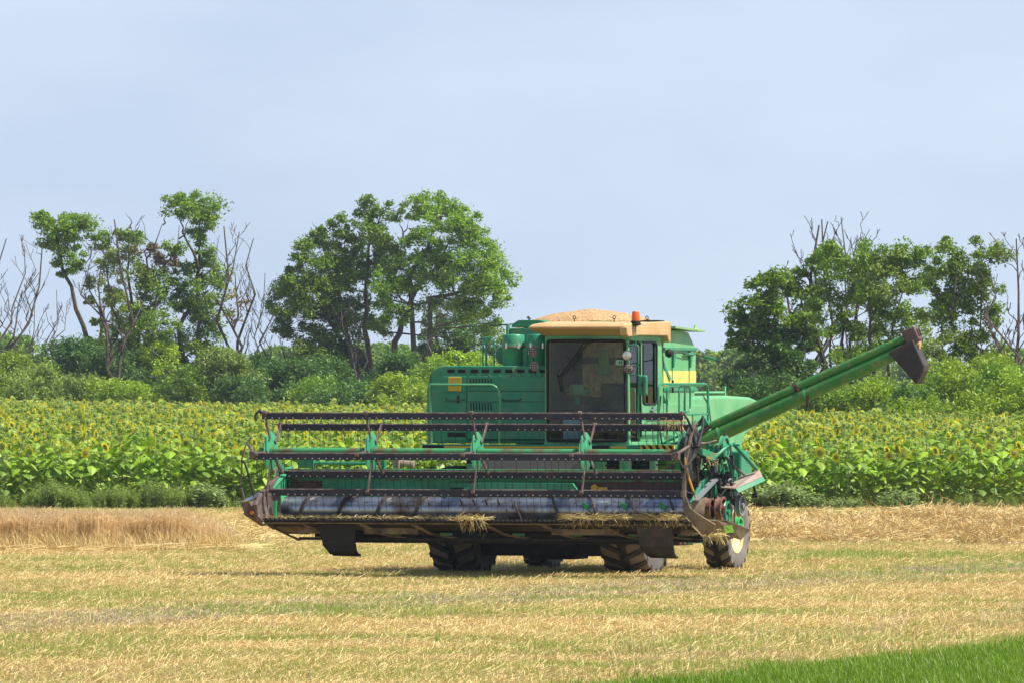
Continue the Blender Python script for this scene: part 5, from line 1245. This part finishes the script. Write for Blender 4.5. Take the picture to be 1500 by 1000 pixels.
# skid shoes
for x in (-2.56, 2.66):
    mb = MB(); V, F = [], []
    st = [(-3.70, .85, .0), (-3.66, .55, .05), (-3.60, .42, .12), (-3.50, .36, .16), (-3.42, .355, .16)]
    for y, z, dx in st: V += [(x + dx, y, z), (x + .60, y, z - .01), (x + .60, y + .03, z + .03), (x + dx, y + .03, z + .04)]
    for i in range(4):
        for k in range(4): F.append((i * 4 + k, i * 4 + (k + 1) % 4, i * 4 + 4 + (k + 1) % 4, i * 4 + 4 + k))
    mb.add(V, F); mb.add([(x, -3.69, .86), (x + .06, -3.66, .52), (x + .13, -3.5, .37), (x + .2, -3.2, .75)], [(0, 1, 2, 3)]); mb.build('skid_shoe', M_black if x < 0 else mat("brown_black_skid", (.03, .022, .018), rough=.55, var=(.07, .045, .03), vscale=4), head, bevel=.015)
# left end: snout plates and curved guard rod
def flat(m, *polys, th=.012, name='end_plate', parent=None, bevel=0):
    mb = MB()
    for p in polys: mb.plate(p, th)
    return mb.build(name, m, parent or head, bevel=bevel)
mb = MB(); mb.prism([(-3.80, .87), (-3.95, 1.0), (-4.0, 1.16), (-3.75, 1.34), (-3.3, 1.50), (-2.6, 1.72), (-2.6, 1.0), (-2.8, .82)], XL - .06, XL, 'x'); mb.build('end_plate', M_arm, head, bevel=.01)
flat(M_steel, [(XL - .26, -4.0, 1.20), (XL - .02, -3.35, 1.42), (XL + .08, -3.40, 1.40), (XL - .14, -4.02, 1.22)], th=.02, name='divider_top')
flat(M_arm, [(XL - .26, -4.0, 1.19), (XL - .12, -4.03, 1.20), (XL + .03, -3.5, 1.30), (XL + .10, -3.6, .95), (XL + .02, -3.85, .86), (XL - .18, -4.0, .98)], [(XL + .02, -3.6, 1.34), (XL + .22, -3.5, 1.32), (XL + .26, -3.62, .93), (XL + .08, -3.66, .92)], th=.02, name='divider_plate')
flat(M_tan, [(XL - .22, -4.0, 1.02), (XL - .17, -4.0, 1.02), (XL + .10, -3.8, .84), (XL + .0, -3.8, .83)], th=.03, name='divider_foot')
flat(M_disc2, [(XL, -2.72, 1.72), (XL + .12, -2.66, 1.74), (XL + .02, -3.35, 1.36), (XL - .04, -3.4, 1.34)], [(XL + .02, -2.68, 1.70), (XL + .02, -2.68, 1.28), (XL + .02, -3.3, 1.30), (XL + .02, -3.3, 1.38)], th=.02, name='side_panel')
flat(mat("bright_green_strip", (.03, .42, .12), rough=.5), [(XL + .14, -3.62, 1.20), (XL + .20, -3.62, 1.22), (XL + .20, -3.66, .94), (XL + .16, -3.66, .94)], th=.02, name='paint_strip')
def strap(path, w, th, m, name):
    """a flat curved band"""
    P = [Vector(p) for p in path]; V, F = [], []
    for i, p in enumerate(P):
        t = (P[min(i + 1, len(P) - 1)] - P[max(i - 1, 0)]).normalized(); s_ = t.cross(Vector((0, 1, .15))).normalized() * (w[i] if isinstance(w, list) else w) / 2; n_ = t.cross(s_).normalized() * th / 2
        V += [tuple(p - s_ - n_), tuple(p + s_ - n_), tuple(p + s_ + n_), tuple(p - s_ + n_)]
    for i in range(len(P) - 1):
        for k in range(4): F.append((i * 4 + k, i * 4 + (k + 1) % 4, i * 4 + 4 + (k + 1) % 4, i * 4 + 4 + k))
    F += [(3, 2, 1, 0), tuple(len(V) - 4 + k for k in range(4))]
    mb = MB(); mb.add(V, F, True); return mb.build(name, m, head)
strap([(-3.68, -3.7, 2.22), (-3.76, -3.75, 2.08), (-3.80, -3.8, 1.88), (-3.81, -3.8, 1.66), (-3.79, -3.85, 1.42), (-3.70, -3.95, 1.20), (-3.52, -3.95, .99), (-3.42, -3.9, .88)], [.014, .02, .024, .024, .024, .032, .05, .06], .02, M_arm, 'guard_rod')
mb = MB(); mb.tube([(-3.78, -3.8, 1.85), (-3.72, -3.8, 1.72), (-3.60, -3.8, 1.28)], [.012, .02, .014], 6); mb.build('stay_rod', M_black, head)
mb = MB(); mb.lathe([(0, -.03), (.032, -.03), (.028, .02), (0, .03)], (-3.56, -3.98, 1.03), 'y', 10); mb.build('reflector', mat("orange_reflector", (.55, .18, .02), rough=.4), head)

# ---- reel
YA, ZA, RB = -3.42, 1.99, .63
rl = MB(); rl.tube([(-3.42, YA, ZA), (3.40, YA, ZA - .015)], .060, 20); reel = rl.build('reel', M_worn, H)
hubs = [-3.46, -1.78, -.03, 1.75, 3.40]
angs = [R(112 - 72 * k) for k in range(5)]
for hi, hx in enumerate(hubs):
    if hi < 4:
        mb = MB(); mb.lathe([(0, -.008), (.30, -.008), (.312, 0), (.30, .008), (0, .008)], (hx, YA, ZA), 'x', 32); dk = mb.build('disc', M_disc2, reel)
        mb = MB(); mb.lathe([(.0, .035), (.085, .035), (.085, .0)], (hx, YA, ZA), 'x', 16)
        for k in range(5): a = angs[k] + .2; mb.lathe([(0, .022), (.02, .022), (.02, 0)], (hx, YA + .22 * math.cos(a), ZA + .22 * math.sin(a)), 'x', 6)
        mb.build('hub', M_green, dk)
    for k, a in enumerate(angs):
        mb = MB(); c, s = math.cos(a), math.sin(a); w = .028
        p0 = Vector((hx + (.02 if hi < 4 else -.04), YA + .20 * c, ZA + .20 * s)); p1 = Vector((hx - .01, YA + (RB + .02) * c, ZA + (RB + .02) * s)); q = Vector((0, -s, c)) * w
        V = [tuple(v_) for pp in (p0, p1) for v_ in (pp - q - Vector((.010, 0, 0)), pp + q - Vector((.010, 0, 0)), pp + q + Vector((.010, 0, 0)), pp - q + Vector((.010, 0, 0)))]
        mb.add(V, [(3, 2, 1, 0), (4, 5, 6, 7)] + [(i, (i + 1) % 4, (i + 1) % 4 + 4, i + 4) for i in range(4)])
        mb.tube([p1 - Vector((.03, 0, 0)), p1 + Vector((.03, 0, 0))], .034, 8); mb.build('arm', M_arm, reel, bevel=.004)
for k, a in enumerate(angs):
    y, z = YA + RB * math.cos(a), ZA + RB * math.sin(a); x0, x1 = -3.52 , 3.42
    mb = MB(); mb.box(x0, x1, y - .004, y + .004, z - .084, z); mb.box(x0, x1, y - .004, y + .05, z - .0, z + .008); bt = mb.build('bat', M_bat, reel)
    mb = MB(); mb.tube([(x0 - .04, y + .02, z + .012), (x1 + .03, y + .02, z + .012)], .016, 8); mb.build('bat_pipe', M_batedge, bt)
    g = random.Random(k); mb = MB(); tb = MB(); n = 60
    for i in range(n):
        x = x0 + .06 + i * (x1 - x0 - .1) / (n - 1)
        if g.random() < .06: continue
        bb = g.uniform(-.02, .02)
        tb.tube([(x, y - .012, z - .03), (x + .003, y - .010, z - .10), (x + bb * .5, y + .01, z - .20), (x + bb, y + .045, z - .30)], .0038, 4, caps=False)
        if g.random() < .94: mb.lathe([(0, -.014), (.011, -.012), (.012, -.004)], (x, y, z - .062), 'y', 6)
    tb.build('tines', M_dark, bt); mb.build('bolts', M_bolt, bt)
# right end of the reel: wide dark drive disc and cranked arms
mb = MB(); mb.lathe([(0, -.02), (.40, -.02), (.44, 0), (.40, .02), (0, .02)], (3.50, YA, ZA), 'x', 32); dd = mb.build('drive_disc', mat("blue_grey_steel", (.09, .10, .13), rough=.5, metal=.3, var=(.04, .035, .035), vscale=5, mask=(.4, .6)), reel)
mb = MB(); mb.lathe([(.0, .05), (.10, .05), (.12, .02)], (3.50, YA, ZA), 'x', 16); mb.lathe([(.30, .025), (.34, .03), (.36, .022)], (3.50, YA, ZA), 'x', 28); mb.build('hub', M_dark, dd)
mb = MB(); mb.lathe([(.0, -.012), (.33, -.012), (.33, .012), (0, .012)], (3.36, YA, ZA), 'x', 32); mb.build('disc', M_green, reel)
for k, a in enumerate(angs):
    mb = MB(); c, s = math.cos(a + .3), math.sin(a + .3); r_ = RB + .03
    mb.tube([(3.56, YA + .1 * c, ZA + .1 * s), (3.58, YA + r_ * .7 * c, ZA + r_ * .7 * s), (3.55, YA + r_ * c, ZA + r_ * s)], [.03, .022, .02], 6); c, s = math.cos(a), math.sin(a)
    mb.tube([(3.55, YA + r_ * math.cos(a + .3), ZA + r_ * math.sin(a + .3)), (3.44, YA + RB * c, ZA + RB * s)], .018, 6); mb.build('crank', M_dark, reel)
for sx_ in (-1, 1):
    c = Vector((3.44 if sx_ > 0 else -3.52, YA + RB * math.cos(angs[4]), ZA + RB * math.sin(angs[4])))
    mb = MB(); mb.box(c.x - .05, c.x + .05, c.y - .05, c.y + .05, c.z - .07, c.z + .05); mb.tube([c + Vector((0, 0, .02)), c + Vector((.14 * sx_, .2, .14))], .03, 6); mb.build('bearing_block', M_arm, reel, bevel=.01)
c = Vector((-3.54, YA + RB * math.cos(angs[0]), ZA + RB * math.sin(angs[0]))); mb = MB(); mb.tube(bend([c + Vector((.06, 0, 0)), c + Vector((-.02, 0, .06)), c + Vector((-.08, -.03, -.02)), c + Vector((-.07, -.03, -.1))], .05), .022, 6); mb.build('bracket', M_dark, reel)
# support arms from the header's back beam
for sx_, m_ in ((-1, M_green), (1, M_green)):
    x = 3.66 * sx_ if sx_ > 0 else -3.60
    mb = MB(); P = [Vector((x, -2.55, 1.66)), Vector((x, -2.8, 1.92)), Vector((x, -3.5, 2.0))]
    mb.plate([P[0] + Vector((0, 0, -.06)), P[0] + Vector((0, 0, .08)), P[1] + Vector((0, 0, .06)), P[2] + Vector((0, 0, .05)), P[2] + Vector((0, 0, -.05)), P[1] + Vector((0, 0, -.07))], .06); mb.build('support_arm', m_, head, bevel=.01)
    mb = MB(); mb.tube([(x + .06, -2.7, 1.30), (x + .06, -3.15, 1.9)], .022, 8); mb.tube([(x + .06, -2.7, 1.30), (x + .06, -2.95, 1.62)], .035, 8); mb.build('lift_cylinder', M_chrome if sx_ < 0 else M_dark, head)
mb = MB(); mb.tube([(-3.3, -2.55, 1.80), (-1.9, -2.5, 1.79)], .028, 8); mb.box(-1.93, -1.88, -2.55, -2.45, 1.68, 1.84); mb.box(-3.3, -3.05, -2.6, -2.5, 1.72, 1.86); mb.build('lift_bar', M_green, head)
mb = MB(); mb.box(-1.72, -1.62, -2.6, -2.5, 1.72, 1.85); mb.tube([(-1.62, -2.5, 1.80), (-1.4, -2.5, 1.78)], .05, 8); mb.build('coupling', M_pink, head)

# ---- right end: frame, drives and covers
flat(M_green, [(3.58, -3.72, .95), (3.58, -3.75, 1.22), (3.58, -3.3, 1.52), (3.58, -2.6, 1.70), (3.58, -2.6, .85), (3.58, -3.3, .78)], th=.05, bevel=.01)
flat(M_tan, [(3.50, -3.9, 1.14), (3.66, -3.65, 1.26), (3.74, -3.5, 1.30), (3.72, -3.55, 1.04), (3.66, -3.6, .95)], th=.02, name='divider_plate')
flat(M_grey, [(3.60, -3.75, 1.24), (3.70, -3.75, 1.25), (3.78, -2.9, 1.60), (3.66, -2.9, 1.60)], th=.02, name='divider_top')
strap([(3.60, -3.60, 2.48), (3.57, -3.75, 2.2), (3.52, -3.8, 1.9), (3.50, -3.82, 1.6), (3.52, -3.9, 1.32), (3.60, -4.0, 1.10), (3.78, -4.0, .93), (3.96, -3.9, .80)], [.03, .035, .035, .04, .05, .12, .20, .22], .03, M_tan, 'guard_rod')
flat(M_tan, [(3.62, -3.98, 1.06), (3.80, -3.9, .97), (4.00, -3.75, .94), (4.12, -3.55, .90), (4.20, -3.4, .70), (4.02, -3.5, .60), (3.82, -3.8, .66), (3.66, -3.98, .86)], [(3.88, -3.72, .95), (4.10, -3.6, .95), (4.36, -3.2, .80), (4.24, -3.3, .64), (4.05, -3.5, .72)], th=.02, name='divider_foot')
flat(mat("bright_green_patch", (.16, .42, .03), rough=.5), [(4.06, -3.64, .86), (4.16, -3.5, .87), (4.18, -3.46, .76), (4.08, -3.58, .75)], th=.02, name='paint_strip')
mb = MB(); mb.tube([(3.50, -3.82, 1.92), (3.52, -3.8, 1.70), (3.66, -3.75, 1.28)], [.018, .028, .014], 6); mb.build('stay_rod', mat("orange_brown_rod", (.55, .27, .04), rough=.5, var=(.12, .07, .03), vscale=9, mask=(.5, .55)), head)
flat(M_pink, [(3.80, -3.00, 1.44), (4.05, -2.95, 1.42), (4.28, -2.3, 1.60), (4.20, -2.2, 1.70), (3.95, -2.4, 1.60)], th=.02, name='belt_cover')
flat(M_green, [(4.05, -2.96, 1.42), (4.10, -2.98, 1.36), (4.32, -2.3, 1.54), (4.28, -2.28, 1.60)], th=.015, name='cover_edge')
def pulley(x, y, z, r, w, m, name='pulley', spokes=True, belt=True):
    mb = MB(); mb.lathe([(r * .8, -w), (r, -w), (r * .93, 0), (r, w), (r * .8, w), (r * .78, 0), (r * .8, -w)], (x, y, z), 'x', 28)
    mb.lathe([(0, w * 1.6), (r * .25, w * 1.6), (r * .25, -w)], (x, y, z), 'x', 12)
    if spokes:
        for k in range(5):
            a = k * 1.257 + x; mb.plate([(x, y + r * .2 * math.cos(a - .3), z + r * .2 * math.sin(a - .3)), (x, y + r * .82 * math.cos(a - .12), z + r * .82 * math.sin(a - .12)), (x, y + r * .82 * math.cos(a + .12), z + r * .82 * math.sin(a + .12)), (x, y + r * .2 * math.cos(a + .3), z + r * .2 * math.sin(a + .3))], w * .6)
    else: mb.lathe([(0, 0.0), (r * .85, w * .3), (r * .85, -w * .3), (0, -w * .3)], (x, y, z), 'x', 24)
    return mb.build(name, m, head)
pulley(3.72, -3.25, 1.12, .17, .05, M_pulleyr, spokes=False); pulley(3.88, -3.18, 1.12, .19, .05, M_pulleyr, spokes=False); pulley(3.95, -3.05, 1.06, .18, .02, M_green)
pulley(3.90, -2.65, 1.42, .18, .03, M_grey); pulley(4.02, -2.62, 1.16, .17, .035, M_grey); pulley(4.06, -2.85, .85, .14, .04, mat("pulley_green", (.05, .45, .13), rough=.45)); pulley(3.80, -2.75, 2.06, .19, .035, M_disc2, spokes=False); pulley(3.70, -2.8, 1.45, .13, .03, M_grey)
def belt(pts, r=.012):
    mb = MB(); mb.tube(pts, r, 5, closed=True); return mb.build('belt', M_black, head)
belt([(3.90, -2.83, 1.42), (3.90, -2.65, 1.62), (3.96, -2.47, 1.42), (4.02, -2.45, 1.16), (4.05, -2.68, .86), (4.06, -2.86, .68), (4.05, -3.03, .86), (4.0, -2.85, 1.18)])
belt([(3.88, -3.38, 1.12), (3.88, -3.18, 1.32), (3.9, -2.9, 1.45), (3.9, -2.47, 1.42), (3.9, -2.65, 1.24), (3.88, -3.0, 1.0), (3.88, -3.18, .92)])
belt([(3.80, -2.95, 2.06), (3.80, -2.75, 2.27), (3.80, -2.55, 2.06), (3.80, -2.75, 1.85)], .016)
mb = MB(); mb.tube([(3.72, -3.2, 1.85), (3.86, -3.0, 2.03), (3.92, -2.75, 2.10)], .03, 8); mb.tube([(3.94, -2.72, 2.12), (4.20, -2.35, 1.72)], .036, 8); mb.tube([(3.92, -2.75, 2.10), (4.05, -2.75, 2.10)], .02, 6); mb.box(3.72, 3.95, -2.7, -2.6, 1.2, 1.7); mb.box(3.60, 3.68, -2.9, -2.4, 1.6, 2.1); mb.box(3.66, 3.74, -3.0, -2.9, 1.05, 1.5); mb.build('tension_arm', M_green, head, bevel=.006)
mb = MB(); mb.tube(bend([(3.40, -3.05, 1.75), (3.42, -3.1, 2.14), (3.58, -3.0, 2.12), (3.72, -2.9, 2.17)], .08), .018, 6); mb.tube([(3.72, -2.7, 2.05), (3.88, -2.6, 1.80), (4.06, -2.5, 1.62)], .02, 6); mb.tube([(3.52, -3.0, 1.82), (3.68, -2.9, 1.62), (3.82, -2.9, 1.50)], .016, 6); mb.build('linkage', M_arm, head)
mb = MB()
for (cx, cz, rx, rz_, dy) in ((3.72, 1.72, .10, .20, 0), (3.80, 1.72, .10, .21, .05), (3.86, 1.74, .13, .17, -.05), (3.64, 1.66, .06, .14, .05)):
    mb.tube([(cx + rx * math.cos(t * .45 - 1), -2.85 + dy + .04 * math.sin(t), cz + rz_ * math.sin(t * .45 - 1)) for t in range(14)], .012, 5, closed=True)
mb.tube([(3.78, -2.95, 1.60), (3.74, -2.95, 1.40)], .014, 5); mb.build('hose', M_black, head)
mb = MB(); g = random.Random(12)
for i in range(26):
    x, y, z = g.uniform(3.45, 4.0), g.uniform(-3.1, -2.5), g.uniform(1.5, 2.05); w = g.uniform(.02, .06); mb.box(x, x + w, y, y + w, z, z + g.uniform(.03, .12))
mb.build('fitting', M_green, head, bevel=.004)
mb = MB()
for i in range(60):
    x, y, z = g.uniform(3.45, 3.98), g.uniform(-3.3, -2.5), g.uniform(.98, 1.95); w = g.uniform(.02, .07); mb.box(x, x + w, y, y + w, z, z + g.uniform(.03, .14))
mb.tube([(4.1, -2.3, 1.55), (4.18, -2.3, 1.30)], .02, 5); mb.tube([(4.12, -2.3, 1.3), (4.2, -2.3, 1.32)], .04, 6); mb.build('bracket', M_dark, head, bevel=.004)
mb = MB();  mb.box(3.7, 3.9, -2.2, -1.9, 1.5, 2.0); mb.build('gear_case', M_green, head, bevel=.03)

# ---- loose things on and in the machine
def local(o):
    """stand a top-level thing in the machine's frame without making it a part"""
    o.location = H.location; o.rotation_euler = H.rotation_euler; return o
def grain():
    n = 56; V, F = [], []; cx, cy = .08, 1.85
    for j in range(n + 1):
        for i in range(n + 1):
            x = cx + (i / n * 2 - 1) * 1.28; y = cy + (j / n * 2 - 1) * .80
            r2 = ((x - cx) / 1.28) ** 2 + ((y - cy) / .80) ** 2
            z = 3.90 + .33 * max(0, 1 - r2) ** .62 * (1 - .12 * abs((x - cx))) + .02 * mnoise.noise(Vector((x * 3, y * 3, 0)))
            V.append((x, y, z))
    for j in range(n):
        for i in range(n): a = j * (n + 1) + i; F.append((a, a + 1, a + n + 2, a + n + 1))
    me = bpy.data.meshes.new('grain_heap'); me.from_pydata(V, [], F); me.polygons.foreach_set('use_smooth', [True] * len(F))
    o = local(link_mesh('grain_heap', me, M_grain)); tag(o, "heap of golden grain mounded above the tank behind the cab roof", "grain", None, 'stuff')
grain()
jc = MB(); jc.box(.46, .72, -.72, -.54, 2.165, 2.50); jc.prism([(.50, 2.49), (.68, 2.49), (.66, 2.58), (.52, 2.58)], -.70, -.56, 'y'); jc.tube([(.50, -.63, 2.56), (.50, -.63, 2.60)], .025, 10)
jo = local(jc.build('jerrycan', M_blue, None, bevel=.03, seg=3)); tag(jo, "blue plastic jerrycan on the cab floor behind the windscreen", "jerrycan")
mb = MB(); mb.box(.54, .64, -.725, -.715, 2.50, 2.535); q = mb.build('grip_hole', M_black, jo)

M_hay = mat("fresh_straw_wisp", (.6, .5, .2), rough=.6, island=[(.70, .52, .22), (.80, .64, .32), (.58, .42, .16), (.46, .42, .12), (.60, .42, .16)], trans=.2)
def wisps(name, label, cx, cy, cz, sx_, sy_, sz_, n, L, seed, hang=0.):
    g = random.Random(seed); V, F = [], []
    for i in range(n):
        p = Vector((cx + g.uniform(-1, 1) * sx_, cy + g.gauss(0, .5) * sy_, cz + abs(g.gauss(0, .5)) * sz_ * (1 - .5 * abs((i / n) * 2 - 1))))
        a = g.uniform(0, 6.28); d = Vector((math.cos(a), math.sin(a) * .5, g.uniform(-.35, .35))).normalized(); l = L * g.uniform(.4, 1.2); w = Vector((0, 0, 1)).cross(d) * .003 + Vector((0, 0, .003))
        h = hang if g.random() < .25 else 0
        m_ = p + d * l * .5 + Vector((0, 0, -h * .15)); e = p + d * l * (1 - h * .5) + Vector((0, -.02, -h * l * .9)); b = len(V)
        V += [tuple(p - w), tuple(p + w), tuple(m_ + w), tuple(m_ - w), tuple(e + w * .6), tuple(e - w * .6)]; F += [(b, b + 1, b + 2, b + 3), (b + 3, b + 2, b + 4, b + 5)]
    me = bpy.data.meshes.new(name); me.from_pydata(V, [], F); o = local(link_mesh(name, me, M_hay)); tag(o, label, "straw", None, 'stuff'); return o
wisps("straw_wisp", "thick layer of fresh straw lying along the right half of the knife", 2.5, -3.72, .955, 1.02, .12, .085, 1500, .17, 1, .7)
wisps("straw_wisp", "thin scatter of cut straw along the left half of the knife", -1.6, -3.72, .955, 1.9, .08, .03, 800, .11, 2)
wisps("straw_wisp", "tuft of straw hanging over the middle of the knife", .02, -3.85, .94, .22, .08, .07, 130, .22, 3, 1.2)
wisps("straw_wisp", "straw caught on the right end of the reel's upper bats", 3.2, -3.55, 2.46, .16, .1, .12, 90, .22, 4, 1.)
wisps("straw_wisp", "straw caught among the linkages at the header's right end", 3.62, -3.1, 1.85, .12, .2, .2, 130, .18, 5, 1.)
wisps("straw_wisp", "straw sticking out under the right divider of the header", 3.95, -3.75, .70, .16, .1, .10, 90, .16, 6, 1.)

# ------------------------------------------------------------------ air between the near things and the far trees
def haze():
    mb = MB(); mb.box(-420, 420, -160, 1350, -1.2, 26)
    m = bpy.data.materials.new("haze_air"); m.use_nodes = True; n, l = m.node_tree.nodes, m.node_tree.links; n.clear()
    o = n.new("ShaderNodeOutputMaterial"); v = n.new("ShaderNodeVolumePrincipled")
    v.inputs['Color'].default_value = (.72, .82, 1, 1); v.inputs['Density'].default_value = HAZE; v.inputs['Anisotropy'].default_value = .3
    l.new(v.outputs[0], o.inputs['Volume']); b = mb.build('haze', m); tag(b, "thin summer haze lying between the field and the far trees", "haze", None, 'stuff')
HAZE = .0001
haze()
